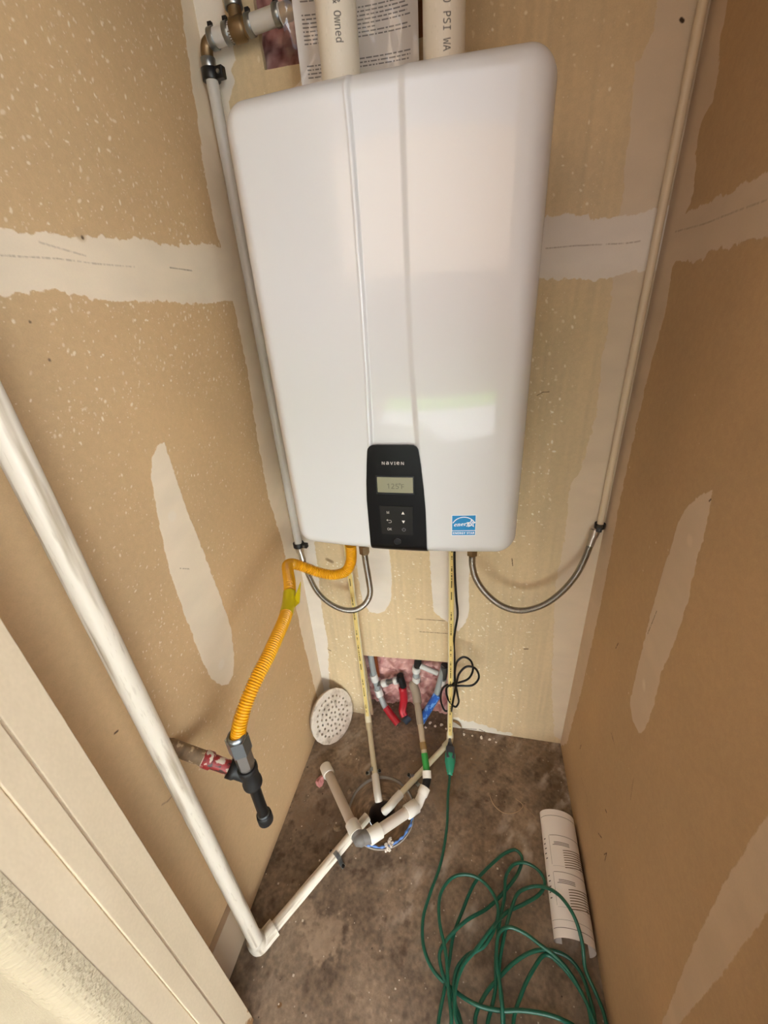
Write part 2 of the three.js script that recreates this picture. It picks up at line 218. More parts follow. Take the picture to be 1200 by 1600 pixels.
// ---------------------------------------------------------------- floor with the drain opening
const DR = V(0.287, 0, 0.315), DRr = 0.104;
{
  const s = new THREE.Shape([[-0.1, 0.1], [W + 0.1, 0.1], [W + 0.1, -0.92], [-0.1, -0.92]].reverse().map((p) => new THREE.Vector2(...p)));
  const h = new THREE.Path(); h.absarc(DR.x, -DR.z, DRr, 0, Math.PI * 2, true); s.holes.push(h);
  const g = new THREE.ExtrudeGeometry(s, { depth: 0.1, bevelEnabled: false, curveSegments: 48 }).rotateX(-Math.PI / 2).translate(0, -0.1, 0);
  planarUV(g, (x, y, z) => [(x + 0.1) / 1.051, (z + 0.1) / 1.02]);
  const seed = 71, N = 1280, spots = [], r = rng(9);
  for (let i = 0; i < 420; i++) spots.push([r() * 1.051 - 0.1, r() * 1.02 - 0.1, 0.0006 + 0.0016 * r() ** 3, r() < 0.75 ? [214, 200, 180] : [60, 46, 34], 0.4 + 0.6 * r()]);
  const P = [[FL(512, 1455), 0.05, [176, 152, 126], 0.5], [FL(505, 1480), 0.03, [176, 152, 126], 0.4], [FL(437, 1570), 0.004, [120, 84, 44], 0.9], [FL(690, 1190), 0.1, [104, 78, 52], 0.4], [FL(510, 1270), 0.1, [88, 66, 46], 0.4], [FL(870, 1215), 0.07, [80, 60, 40], 0.5]];
  const img = new Float32Array(N * N * 3), bh = new Float32Array(N * N);
  for (let j = 0; j < N; j++) for (let i = 0; i < N; i++) {
    const x = -0.1 + (i + 0.5) / N * 1.051, z = -0.1 + (j + 0.5) / N * 1.02, k = j * N + i;
    const big = fbm(x * 4, z * 4, seed, 4), mid = fbm(x * 16 + big * 3, z * 16, seed + 9, 4), fine = fbm(x * 120, z * 120, seed + 21, 3), grain = hash(i, j, 3) - 0.5;
    let c = [130, 110, 89].map((v, n) => v * (1 + (big - 0.5) * [0.5, 0.56, 0.62][n] + (mid - 0.5) * [0.5, 0.54, 0.58][n] + (fine - 0.5) * 0.42 + grain * 0.07));
    const scuff = Math.max(0, fbm(x * 26 + z * 18, z * 9 - x * 12, seed + 41, 4) - 0.54) * 6 * Math.max(0, noise(x * 6, z * 6, seed + 51) - 0.25); for (let n = 0; n < 3; n++) c[n] += ([204, 190, 174][n] - c[n]) * Math.min(0.7, scuff);
    const dirt = Math.max(0, fbm(x * 40, z * 40, seed + 81, 4) - 0.6) * 5 * Math.max(0, noise(x * 5 + 3, z * 5, seed + 55) - 0.3); for (let n = 0; n < 3; n++) c[n] += ([66, 48, 33][n] - c[n]) * Math.min(0.7, dirt);
    for (const [p, R, cc, op] of P) { const q = Math.hypot(x - p.x, z - p.z) / R; if (q < 1.6) { const f = Math.max(0, Math.min(1, (1 - q + (mid - 0.5) * 2.4 + (fine - 0.5)) * 2.2)) * op; for (let n = 0; n < 3; n++) c[n] += (cc[n] - c[n]) * f; } }
    img[k * 3] = c[0]; img[k * 3 + 1] = c[1]; img[k * 3 + 2] = c[2]; bh[k] = 90 + (mid - 0.5) * 60 + (fine - 0.5) * 90 + grain * 20;
  }
  for (const [x, z, R, c, op] of spots) { const i0 = (x - R + 0.1) / 1.051 * N | 0, i1 = (x + R + 0.1) / 1.051 * N | 0, j0 = (z - R + 0.1) / 1.02 * N | 0, j1 = (z + R + 0.1) / 1.02 * N | 0; for (let j = Math.max(0, j0); j <= Math.min(N - 1, j1); j++) for (let i = Math.max(0, i0); i <= Math.min(N - 1, i1); i++) { const k = (j * N + i) * 3; for (let n = 0; n < 3; n++) img[k + n] += (c[n] - img[k + n]) * op; } }
  const cl = (v) => Math.max(0, Math.min(255, v));
  const map = dataTex(N, N, (i, j) => { const k = (j * N + i) * 3; return [cl(img[k]), cl(img[k + 1]), cl(img[k + 2])]; }), bumpMap = dataTex(N, N, (i, j) => { const v = cl(bh[j * N + i]); return [v, v, v]; }, false);
  struct('floor', g, mat(0xffffff, 0.72, { map, bumpMap, bumpScale: 0.0016 }), 'stained brown concrete slab with scuffs', 'floor');
}

// ---------------------------------------------------------------- doorway, front wall and the yard outside
const paint = (() => { const t = dataTex(512, 512, (i, j) => { const v = 128 + (fbm(i / 9, j / 9, 77, 3) - 0.5) * 200; return [v, v, v]; }, false); t.wrapS = t.wrapT = THREE.RepeatWrapping; t.repeat.set(5, 5); return t; })();
const M = {
  jamb: mat(0xd2bd9e, 0.55), frontWall: mat(0xb9a98c, 0.75, { bumpMap: paint, bumpScale: 0.0025 }), baseboard: mat(0xbfa88c, 0.65),
  white: mat(0xd6d6d5, 0.3, { clearcoat: 0.6, clearcoatRoughness: 0.05 }), dark: mat(0x0b0a09, 0.25), grey: mat(0x8d8b88, 0.4, { metalness: 0.6 }),
};
{
  const f = new THREE.Group(); f.name = 'door_1'; scene.add(f); f.userData.kind = 'structure'; tag(f, 'painted door frame with jamb board, stop and casing', 'door frame');
  const H = 2.06, peel = dataTex(128, 512, (i, j) => {
    const y = j / 512 * H, n = fbm(i / 12, j / 5, 5, 4), raw = y < 0.05 * (0.55 + n) && n + (0.05 - y) * 6 > 0.55; const g = hash(i, j, 8) * 6 - 3, s = (fbm(i / 20, j / 40, 6, 3) - 0.5) * 14;
    return raw ? [118 + n * 60, 82 + n * 50, 50 + n * 35] : [210 + g + s, 190 + g + s, 160 + g + s];
  });
  const boardMat = mat(0xffffff, 0.55, { map: peel });
  for (const side of [0, 1]) {
    const X = (x) => side ? 0.9 - x : x, b = (x0, x1, z0, z1, r, name, m) => mesh(name, planarUV(box(Math.min(X(x0), X(x1)), Math.max(X(x0), X(x1)), 0, H, z0, z1, r), (x, y, z) => [(z - 0.77) * 4, y / H]), m, f);
    b(0.0, 0.1, side ? 0.8405 : 0.7725, side ? 0.879 : 0.8135, 0.0015, 'jamb_board', boardMat);
    if (!side) b(0.02, 0.0975, 0.8135, 0.8165, 0, 'groove', M.jamb);
    if (!side) b(0.02, 0.1015, 0.8165, 0.8425, 0.0015, 'door_stop', boardMat);
    if (!side) b(0.02, 0.099, 0.8425, 0.879, 0.002, 'casing', boardMat);
  }
  mesh('head_board', box(0.099, 0.801, H, H + 0.06, 0.7725, 0.92), M.jamb, f);
}
{ // front wall of painted, stippled board round the doorway; rounded corner at the opening
  const prof = (x0, x1, s) => { const p = []; const R = 0.03; for (let k = 0; k <= 8; k++) { const a = k / 8 * Math.PI / 2; p.push([x1 - s * (R - R * Math.cos(a)), 0.89 + R * Math.sin(a)]); } return [[x0, 0.805], [x0, 0.92], ...p.reverse(), [x1, 0.879], [x1 - s * 0.03, 0.879], [x1 - s * 0.03, 0.805]]; };
  const make = (pr) => new THREE.ExtrudeGeometry(new THREE.Shape(pr.map(([x, z]) => new THREE.Vector2(x, -z))), { depth: HT, bevelEnabled: false }).rotateX(-Math.PI / 2);
  const gl = make(prof(-1.0, 0.1, 1)), gr = make(prof(3.2, 0.8, -1)), uv = (x, y, z) => [x + z, y];
  for (const g of [gl, gr]) { planarUV(g, uv); g.computeVertexNormals(); }
  struct('wall_front', [gl, gr, planarUV(box(0.07, W + 0.03, 2.12, HT, 0.81, 0.92), uv)], M.frontWall, 'cream wall with a stippled paint texture beside the door frame', 'wall');
}
struct('baseboard_left', planarUV(box(0, 0.014, 0, LW(368, 1404, 0.014).y, LW(368, 1404, 0.014).z, 0.7725, 0.0015), (x, y, z) => [z, y]), M.baseboard, 'short length of painted baseboard on the tan wall', 'baseboard');
struct('ground', box(-9, 12, -0.14, -0.04, 0.92, 14), mat(0xa3a3a3, 0.85), 'pale concrete yard outside', 'ground');
struct('wall_side', box(-1.0, -0.9, -0.04, 2.9, 0.92, 6.5), mat(0x6a5140, 0.85), 'brown house wing beside the doorway', 'wall');
struct('wall_yard', [box(-1.0, 1.5, 0.8, 2.3, 2.5, 2.56), box(-1.0, -0.8, -0.04, 0.8, 2.5, 2.56), box(1.42, 1.5, -0.04, 0.8, 2.5, 2.56)], mat(0x8a7660, 0.85), 'brown screen on posts facing the doorway, open below', 'wall');
struct('wall_garden', box(-6, 9, -0.04, 2.2, 6.6, 6.75), mat(0xf2f2f0, 0.85), 'white sunlit wall across the yard', 'wall');
struct('roof', box(-1.7, 3.2, HT + 0.1, HT + 0.2, -0.3, 1.5), mat(0xc9c2b6, 0.8), 'eave over the doorway', 'roof');
struct('lawn', box(-1.4, 9, -0.04, -0.01, 5.6, 6.5), mat(0x5f8a34, 0.95), 'green lawn across the yard', 'lawn');

// ---------------------------------------------------------------- water heater
const HX0 = 0.17, HX1 = 0.61, HY0 = 0.948, HY1 = 1.647, RC = 0.036, RE = 0.03, ZS = 0.278;
const lerpList = (P, y) => { for (let i = 0; i + 1 < P.length; i++) if (y <= P[i][1] && y >= P[i + 1][1]) { const t = (y - P[i][1]) / (P[i + 1][1] - P[i][1]); return P[i][0] + (P[i + 1][0] - P[i][0]) * t; } return y > P[0][1] ? P[0][0] : P[P.length - 1][0]; };
const creaseL = [[538, 88], [550, 204], [560, 335], [569, 466], [577, 597], [581, 692], [586, 858]].map(([x, y]) => { const p = BK(x, y, 0.333); return [p.x, p.y]; });
const creaseR = [[625, 72], [629, 204], [634, 361], [641, 545], [652, 692], [666, 862]].map(([x, y]) => { const p = BK(x, y, 0.333); return [p.x, p.y]; });
const smooth = (a, b, x) => { const t = Math.max(0, Math.min(1, (x - a) / (b - a))); return t * t * (3 - 2 * t); };
function edgeDist(x, y) { const qx = Math.abs(x - (HX0 + HX1) / 2) - (HX1 - HX0) / 2 + RC, qy = Math.abs(y - (HY0 + HY1) / 2) - (HY1 - HY0) / 2 + RC; return -(Math.min(Math.max(qx, qy), 0) + Math.hypot(Math.max(qx, 0), Math.max(qy, 0)) - RC); }
function faceZ(x, y, groove = 1) {
  const u = (x - 0.39) / 0.22, v = (y - 1.3) / 0.35, l = lerpList(creaseL, y), r = lerpList(creaseR, y);
  let z = 0.312 + 0.024 * (1 - u * u) + 0.004 * (1 - v * v);
  if (groove) { z -= 0.0042 * (smooth(l - 0.0012, l + 0.0032, x) - smooth(r - 0.005, r + 0.006, x)); z += 0.0012 * Math.exp(-(((x - l + 0.0035) / 0.002) ** 2)); }
  const d = Math.max(0, edgeDist(x, y)), t = Math.min(1, d / RE), e = Math.sqrt(Math.max(0, 1 - (1 - t) * (1 - t)));
  return ZS + (z - ZS) * e;
}
const heater = thing('water_heater', 'white wall-hung tankless water heater with a black control panel', 'water heater');
{
  const ends = (n, f) => Array.from({ length: n }, (_, i) => f(i / n)), cols = [], rows = [];
  ends(14, (t) => cols.push([0, 1 - Math.cos(t * Math.PI / 2)])); ends(26, (t) => cols.push([1, t])); ends(12, (t) => cols.push([2, t])); ends(16, (t) => cols.push([3, t])); ends(14, (t) => cols.push([4, t])); ends(26, (t) => cols.push([5, t])); ends(15, (t) => cols.push([6, Math.sin(t * 15 / 14 * Math.PI / 2)]));
  ends(14, (t) => rows.push(HY0 + RC * (1 - Math.cos(t * Math.PI / 2)))); ends(80, (t) => rows.push(HY0 + RC + (HY1 - HY0 - 2 * RC) * t)); ends(15, (t) => rows.push(HY1 - RC + RC * Math.sin(t * 15 / 14 * Math.PI / 2)));
  const pos = [], idx = [], C = cols.length, R = rows.length;
  const place = (x, y) => {
    const cx = x < HX0 + RC ? HX0 + RC : x > HX1 - RC ? HX1 - RC : null, cy = y < HY0 + RC ? HY0 + RC : y > HY1 - RC ? HY1 - RC : null;
    if (cx === null || cy === null) return [x, y]; const a = (x - cx) / RC, b = (y - cy) / RC; return [cx + RC * a * Math.sqrt(1 - b * b / 2), cy + RC * b * Math.sqrt(1 - a * a / 2)];
  };
  for (const y of rows) { const l = lerpList(creaseL, y), r = lerpList(creaseR, y), A = [HX0, HX0 + RC, l - 0.007, l + 0.0045, r - 0.006, r + 0.0075, HX1 - RC, HX1]; for (const [s, t] of cols) { const [x, yy] = place(A[s] + (A[s + 1] - A[s]) * t, y); pos.push(x, yy, faceZ(x, yy)); } }
  for (let j = 0; j + 1 < R; j++) for (let i = 0; i + 1 < C; i++) { const a = j * C + i; idx.push(a, a + 1, a + C, a + 1, a + C + 1, a + C); }
  const ring = []; for (let i = 0; i < C; i++) ring.push(i); for (let j = 1; j < R; j++) ring.push(j * C + C - 1); for (let i = C - 2; i >= 0; i--) ring.push((R - 1) * C + i); for (let j = R - 2; j > 0; j--) ring.push(j * C);
  for (const a of ring) { pos[a * 3 + 2] = ZS; }
  const levels = [0.27, 0.2, 0.03]; let prev = ring;
  for (const z of levels) { const now = ring.map((a) => { pos.push(pos[a * 3], pos[a * 3 + 1], z); return pos.length / 3 - 1; }); for (let k = 0; k < ring.length; k++) { const n = (k + 1) % ring.length; idx.push(prev[k], now[k], prev[n], now[k], now[n], prev[n]); } prev = now; }
  const q = pos.length / 3; pos.push(0.39, 1.3, 0.03); for (let k = 0; k < ring.length; k++) idx.push(q, prev[(k + 1) % ring.length], prev[k]);
  const g = new THREE.BufferGeometry(); g.setAttribute('position', new THREE.Float32BufferAttribute(pos, 3)); g.setIndex(idx); g.computeVertexNormals(); planarUV(g, (x, y) => [x, y]);
  mesh('cover', g, M.white, heater);
  mesh('wall_bracket', box(0.25, 0.53, 1.45, 1.55, 0.0, 0.032), M.grey, heater);
}
function facePatch(L, Rr, y0, y1, lift, n = 20, m = 40, thick = 0.003) { // sheet that follows the cover between the outlines L(y) and Rr(y), with a skirt
  const pos = [], uv = [], idx = []; let x0 = 9, x1 = -9; const ys = []; for (let j = 0; j <= m; j++) { const t = j / m; ys.push(y0 + (y1 - y0) * (1 - (1 - t) ** 1.6)); }
  for (const y of ys) { x0 = Math.min(x0, L(y)); x1 = Math.max(x1, Rr(y)); }
  for (const y of ys) for (let i = 0; i <= n; i++) { const x = L(y) + (Rr(y) - L(y)) * i / n; pos.push(x, y, faceZ(x, y, 0) + lift); uv.push((x - x0) / (x1 - x0), (y - y0) / (y1 - y0)); }
  for (let j = 0; j < m; j++) for (let i = 0; i < n; i++) { const a = j * (n + 1) + i; idx.push(a, a + 1, a + n + 1, a + 1, a + n + 2, a + n + 1); }
  const ring = []; for (let i = 0; i <= n; i++) ring.push(i); for (let j = 1; j <= m; j++) ring.push(j * (n + 1) + n); for (let i = n - 1; i >= 0; i--) ring.push(m * (n + 1) + i); for (let j = m - 1; j > 0; j--) ring.push(j * (n + 1));
  const base = pos.length / 3; for (const a of ring) { pos.push(pos[a * 3], pos[a * 3 + 1], pos[a * 3 + 2]); uv.push(uv[a * 2], uv[a * 2 + 1]); } for (const a of ring) { pos.push(pos[a * 3], pos[a * 3 + 1], pos[a * 3 + 2] - thick); uv.push(uv[a * 2], uv[a * 2 + 1]); }
  const K = ring.length; for (let k = 0; k < K; k++) { const n1 = (k + 1) % K; idx.push(base + k, base + K + k, base + n1, base + K + k, base + K + n1, base + n1); }
  const g = new THREE.BufferGeometry(); g.setAttribute('position', new THREE.Float32BufferAttribute(pos, 3)); g.setAttribute('uv', new THREE.Float32BufferAttribute(uv, 2)); g.setIndex(idx); g.computeVertexNormals(); return g;
}
{ // control panel
  const zc = 0.336, K = (x, y) => { const p = BK(570 + x / 9.41, 690 + y / 9.41, zc); return [p.x, p.y]; };
  const Lp = [[190, 35], [110, 42], [72, 62], [50, 95], [43, 135], [36, 300], [30, 600], [35, 850], [60, 1150], [85, 1450], [97, 1600]].map((p) => K(...p)), Rp = [[640, 35], [720, 42], [765, 68], [788, 105], [798, 150], [830, 350], [870, 700], [895, 1000], [905, 1300], [912, 1600]].map((p) => K(...p));
  const top = (Lp[0][1] + Rp[0][1]) / 2; Lp[0][1] = Rp[0][1] = top; const bot = HY0 + 0.0015;
  const P = facePatch((y) => lerpList(Lp, y), (y) => lerpList(Rp, y), bot, top, 0.0022, 24, 70);
  P.computeBoundingBox(); const bb = P.boundingBox, pw = bb.max.x - bb.min.x, ph = top - bot, PXW = 560, PXH = Math.round(560 * ph / pw);
  const T = canvasTex(PXW, PXH, (c, w, h) => {
    c.fillStyle = '#0d0b0a'; c.fillRect(0, 0, w, h); c.fillStyle = '#c8c0b8'; c.textAlign = 'center'; c.textBaseline = 'alphabetic';
    const p = K(425, 325), X = (p[0] - bb.min.x) / pw * w, Y = (1 - (p[1] - bot) / ph) * h; let x = X - 110;
    for (const [ch, s, wd] of [['N', 1, 42], ['a', 1.27, 36], ['V', 1, 38], ['I', 1, 20], ['e', 1.27, 37], ['N', 1, 42]]) { c.font = 'bold ' + Math.round(40 * s) + 'px sans-serif'; c.save(); c.translate(x + wd / 2, Y); c.scale(1.1, 1); c.fillText(ch, 0, 0); c.restore(); x += wd; }
  });
  const panel = mesh('control_panel', P, mat(0xffffff, 0.3, { map: T, specularIntensity: 0.45 }), heater, 'glossy black control panel');
  const quad = (name, pts, lift, m, label, depth = 0.0012) => { // plate on the panel, corners as pixels of the panel crop: tl, tr, br, bl
    const c = pts.map((p) => K(...p)), Lq = [c[0], c[3]], Rq = [c[1], c[2]]; const y1 = (c[0][1] + c[1][1]) / 2, y0 = (c[2][1] + c[3][1]) / 2; Lq[0][1] = Rq[0][1] = y1; Lq[1][1] = Rq[1][1] = y0;
    return mesh(name, facePatch((y) => lerpList(Lq, y), (y) => lerpList(Rq, y), y0, y1, lift, 12, 14, depth), m, panel, label);
  };
  quad('screen_bezel', [[165, 485], [728, 492], [735, 765], [180, 758]], 0.0026, mat(0x15120f, 0.2), 'black bezel', 0.0012);
  quad('screen', [[188, 505], [712, 512], [716, 738], [200, 730]], 0.0029, mat(0xffffff, 0.3, { map: canvasTex(320, 140, (c, w, h) => { c.fillStyle = '#8f8c72'; c.fillRect(0, 0, w, h); c.fillStyle = '#5a5644'; c.font = '64px monospace'; c.textAlign = 'center'; c.fillText('125', w * 0.44, h * 0.74); c.strokeStyle = '#5a5644'; c.lineWidth = 4; c.beginPath(); c.arc(w * 0.635, h * 0.43, 7, 0, 6.3); c.stroke(); c.font = '60px monospace'; c.fillText('F', w * 0.71, h * 0.74); }) }), 'grey-green display reading 125 degrees F', 0.001);
  quad('keypad', [[225, 930], [705, 935], [715, 1350], [255, 1350]], 0.0032, mat(0xffffff, 0.4, { specularIntensity: 0.5, map: canvasTex(400, 360, (c, w, h) => {
    c.fillStyle = '#1d1a17'; c.fillRect(0, 0, w, h); c.strokeStyle = '#c9c2b8'; c.fillStyle = '#c9c2b8'; c.lineWidth = 5; c.font = '44px sans-serif'; c.textAlign = 'center';
    c.fillText('M', 100, 96); c.fillText('OK', 105, 308); c.beginPath(); c.moveTo(88, 178); c.lineTo(120, 178); c.arc(120, 194, 16, -Math.PI / 2, Math.PI / 2); c.lineTo(100, 210); c.stroke(); c.beginPath(); c.moveTo(74, 178); c.lineTo(92, 164); c.lineTo(92, 192); c.fill();
    c.fillStyle = '#efe9e0'; c.beginPath(); c.moveTo(284, 62); c.lineTo(304, 98); c.lineTo(264, 98); c.fill(); c.beginPath(); c.moveTo(284, 212); c.lineTo(304, 176); c.lineTo(264, 176); c.fill();
    c.strokeStyle = '#8e8b92'; c.beginPath(); c.arc(284, 292, 20, -Math.PI * 0.32, Math.PI * 1.32); c.stroke(); c.beginPath(); c.moveTo(284, 266); c.lineTo(284, 290); c.stroke();
  }) }), 'dark grey keypad with white symbols', 0.0016);
  const kc = K(485, 1455), kz = faceZ(kc[0], kc[1], 0) + 0.0022; mesh('sensor_window', lathe(V(kc[0], kc[1], kz - 0.001), V(kc[0], kc[1], kz + 0.0012), [[0.0001, 1], [0.0068, 1], [0.0078, 0.7], [0.0082, 0]].reverse(), 28), mat(0x120e0c, 0.15), panel);
}
{ // efficiency sticker, follows the cover
  const a = BK(706, 803, 0.328), b = BK(743, 837, 0.328); const T = canvasTex(256, 256, (c, w, h) => {
    c.fillStyle = '#f4f8fb'; c.fillRect(0, 0, w, h); c.fillStyle = '#0a86c8'; c.fillRect(6, 6, w - 12, 184); c.fillRect(6, 198, w - 12, 52);
    c.strokeStyle = '#ffffff'; c.lineWidth = 9; c.beginPath(); c.arc(128, 152, 126, -Math.PI * 0.86, -Math.PI * 0.14); c.stroke();
    c.fillStyle = '#ffffff'; c.font = 'italic bold 58px serif'; c.textAlign = 'left'; c.save(); c.translate(22, 140); c.rotate(-0.08); c.fillText('energy', 0, 0); c.restore();
    c.lineWidth = 7; c.beginPath(); for (let k = 0; k <= 10; k++) { const A = -Math.PI / 2 + k * Math.PI / 5, R = k % 2 ? 18 : 44; c[k ? 'lineTo' : 'moveTo'](206 + R * Math.cos(A), 106 + R * Math.sin(A)); } c.stroke();
    c.font = 'bold 36px sans-serif'; c.textAlign = 'center'; c.fillText('ENERGY STAR', 128, 237, 236);
  });
  mesh('sticker', facePatch(() => a.x, () => b.x, b.y, a.y, 0.0005, 10, 10, 0.0004), mat(0xffffff, 0.25, { map: T, clearcoat: 0.5 }), heater, 'square blue and white efficiency sticker');
}
const steel = mat(0xb9b4ac, 0.28, { metalness: 0.95 }), brass = mat(0x8a7558, 0.45, { metalness: 0.9 }), zinc = mat(0x9aa0a2, 0.3, { metalness: 0.95 }), iron = mat(0x1f1e1d, 0.5, { metalness: 0.3 });
const pex = mat(0xdedad2, 0.35, { transmission: 0.25, thickness: 0 }), pexGrey = mat(0x9aa09f, 0.4), blackPlastic = mat(0x111214, 0.4), pvc = mat(0xe9e3d6, 0.35), pvcOld = mat(0xb7a692, 0.5);
{ // ports under the heater
  const port = (px, py, z, r, m, label) => { const p = BK(px, py, z); mesh('port', [cyl(V(p.x, HY0 - 0.012, z), V(p.x, HY0 + 0.02, z), r, r, 18), hex(V(p.x, HY0 - 0.016, z), V(p.x, HY0 - 0.004, z), r * 1.18)], m, heater, label); };
  port(548, 858, 0.17, 0.014, brass, 'brass gas port'); port(569, 862, 0.12, 0.012, mat(0xa8485a, 0.5), 'reddish hot water port'); port(738, 862, 0.12, 0.013, brass, 'brass cold water port');
}

// ---------------------------------------------------------------- vent pipes and the bagged papers above
function ventPipe(px0, px1, py, z, text, tu, label, yEnd) {
  const a = BK(px0, py, z), b = BK(px1, py, z), x = (a.x + b.x) / 2, r = 0.0301, t = thing('vent_pipe', label, 'pipe', undefined);
  const T = canvasTex(256, 1024, (c, w, h) => {
    c.fillStyle = '#e6dfcf'; c.fillRect(0, 0, w, h); const r = rng(3); for (let i = 0; i < 1400; i++) { c.fillStyle = r() < 0.5 ? 'rgba(200,190,170,0.25)' : 'rgba(250,246,238,0.3)'; c.fillRect(r() * w, r() * h, 1 + r() * 2, 1 + r() * 5); }
    c.save(); c.translate(w * tu, h * (1 - (yEnd - (HY1 - 0.01)) / (HT - HY1 + 0.01))); c.rotate(Math.PI / 2); c.fillStyle = '#35322e'; c.font = '20px monospace'; c.textAlign = 'right'; c.scale(0.7, 1); c.fillText(text, 0, 0); c.restore();
  });
  const Y0 = HY1 - 0.01, Y1 = HT, g = new THREE.CylinderGeometry(r, r, Y1 - Y0, 40, 1, true, 0).rotateY(Math.PI).translate(x, (Y0 + Y1) / 2, z);
  mesh('pipe', g, mat(0xffffff, 0.4, { map: T }), t); mesh('collar', lathe(V(x, HY1 - 0.002, z), V(x, HY1 + 0.03, z), [[r, 0], [r + 0.006, 0], [r + 0.006, 0.9], [r, 1]], 36), mat(0xd8d2c6, 0.4), t);
}
ventPipe(498, 558, 50, 0.15, 'e & Owned', 0.526, 'white plastic vent pipe printed with the word Owned', BK(531, 66, 0.18).y);
ventPipe(665, 723, 30, 0.15, '80 PSI WA', 0.508, 'white plastic vent pipe printed with the letters PSI', BK(694, 80, 0.18).y);
{
  const a = BK(466, 95, 0.075), b = BK(653, 60, 0.075), t = thing('document_bag', 'clear plastic bag of printed papers behind the vent pipes', 'papers');
  const T = canvasTex(512, 768, (c, w, h) => { c.fillStyle = '#d9d5d2'; c.fillRect(0, 0, w, h); const r = rng(4); c.fillStyle = 'rgba(90,88,90,0.75)'; for (let y = 40; y < h - 30; y += 11) { if (r() < 0.08) { y += 14; continue; } let x = 30; const e = w - 30 - (r() < 0.25 ? r() * 300 : r() * 20); while (x < e) { const l = 6 + r() * 26; c.fillRect(x, y, Math.min(l, e - x), 4); x += l + 5; } } });
  const w = b.x - a.x, sheet = (n, x0, x1, y0, y1, f) => { const g = new THREE.PlaneGeometry(1, 1, n, n), p = g.attributes.position; for (let i = 0; i < p.count; i++) { const u = p.getX(i) + 0.5, v = p.getY(i) + 0.5, [dx, dz] = f(u, v); p.setXYZ(i, x0 + (x1 - x0) * u + dx, y0 + (y1 - y0) * v, dz); } g.computeVertexNormals(); return g; };
  mesh('printed_sheet', sheet(24, a.x + 0.004, b.x, 1.69, 2.02, (u, v) => [0, 0.068 + 0.012 * Math.exp(-u * 9) + 0.004 * Math.sin(u * 5 + v * 3)]), mat(0xffffff, 0.7, { map: T, side: THREE.DoubleSide }), t, 'white sheet of small grey print');
  mesh('inner_sheet', sheet(10, a.x + 0.01, b.x - 0.006, 1.685, 2.01, (u, v) => [0, 0.06 + 0.004 * Math.sin(u * 5)]), mat(0xcfcac2, 0.8, { side: THREE.DoubleSide }), t);
  mesh('plastic_sleeve', sheet(60, a.x - 0.014, b.x + 0.004, 1.675, 2.06, (u, v) => [0.004 * Math.sin(v * 9), 0.083 + 0.01 * Math.exp(-u * 8) + 0.0045 * Math.sin(u * 11 + v * 17) + 0.003 * Math.sin(u * 31 - v * 13) + 0.006 * Math.exp(-(((u * 0.45 - v + 0.12) / 0.03) ** 2))]), mat(0xffffff, 0.06, { transmission: 1, thickness: 0, ior: 1.45, side: THREE.DoubleSide }), t, 'shiny clear plastic sleeve');
}
function fluffy(name, x0, x1, y0, y1, z, seed, label) {
  const n = 70, g = new THREE.PlaneGeometry(x1 - x0, y1 - y0, n, Math.round(n * (y1 - y0) / (x1 - x0))).translate((x0 + x1) / 2, (y0 + y1) / 2, 0), p = g.attributes.position, col = [];
  for (let i = 0; i < p.count; i++) { const x = p.getX(i), y = p.getY(i), f = fbm(x * 22, y * 30, seed, 4); p.setZ(i, z + 0.05 * (f - 0.5) + 0.012 * (noise(x * 120, y * 90, seed + 3) - 0.5)); const q = fbm(x * 60, y * 60, seed + 9, 3); col.push(srgb(0.76 + 0.5 * (q - 0.5)), srgb(0.57 + 0.6 * (q - 0.5)), srgb(0.54 + 0.55 * (q - 0.5))); }
  g.setAttribute('color', new THREE.Float32BufferAttribute(col, 3)); g.computeVertexNormals();
  const back = box(x0, x1, y0, y1, z - 0.04, z - 0.03); const m = new THREE.Mesh(g, mat(0xffffff, 0.95, { vertexColors: true, side: THREE.DoubleSide, sheen: 0.3 })); m.name = numbered(name); m.castShadow = m.receiveShadow = true; m.userData.kind = 'stuff'; tag(m, label, 'insulation'); scene.add(m);
}
fluffy('fibre_insulation', topHole.x0 - 0.05, 0.4, topHole.y0 - 0.05, topHole.y1, -0.055, 13, 'pink fibre insulation in the upper wall opening');
fluffy('fibre_insulation', lowHole[0][0] - 0.03, lowHole[1][0] + 0.03, 0.0, lowHole[1][1] + 0.05, -0.07, 29, 'pink fibre insulation in the opening above the floor');
const wood = mat(0xffffff, 0.8, { map: dataTex(64, 512, (i, j) => { const v = fbm(i / 5, j / 90, 4, 4); return [92 + v * 60, 56 + v * 42, 30 + v * 26]; }) });
tag(mesh('wall_stud', box(0.402, 0.45, topHole.y0 - 0.1, HT - 0.02, -0.095, -0.014, 0.001), wood), 'reddish brown wooden stud in the upper wall opening', 'stud');

// ---------------------------------------------------------------- water lines
function clampBand(a, b, r, screwDir, label) { // plastic clip round a pipe with a lug and screw
  const t = thing('pipe_clamp', label, 'clamp'), d = b.clone().sub(a).normalize(), mid = a.clone().lerp(b, 0.5);
  mesh('band', hollow(a, b, r + 0.005, 0.0042, 24), blackPlastic, t); const e = mid.clone().addScaledVector(screwDir, r + 0.009), s = screwDir.clone().cross(d).normalize();
  mesh('lug', orient(new RoundedBoxGeometry(0.018, a.distanceTo(b) * 1.1, 0.013, 2, 0.002).rotateY(Math.atan2(-screwDir.z, screwDir.x)), e.clone(), e.clone().add(d)), blackPlastic, t);
  const n = V(0, 0, 1); mesh('screw', cyl(e.clone().addScaledVector(n, 0.006), e.clone().addScaledVector(n, 0.009), 0.0035, 0.0028, 12), zinc, t);
}
const PL = { x: 0.026, z: 0.034 }, rP = 0.0112;
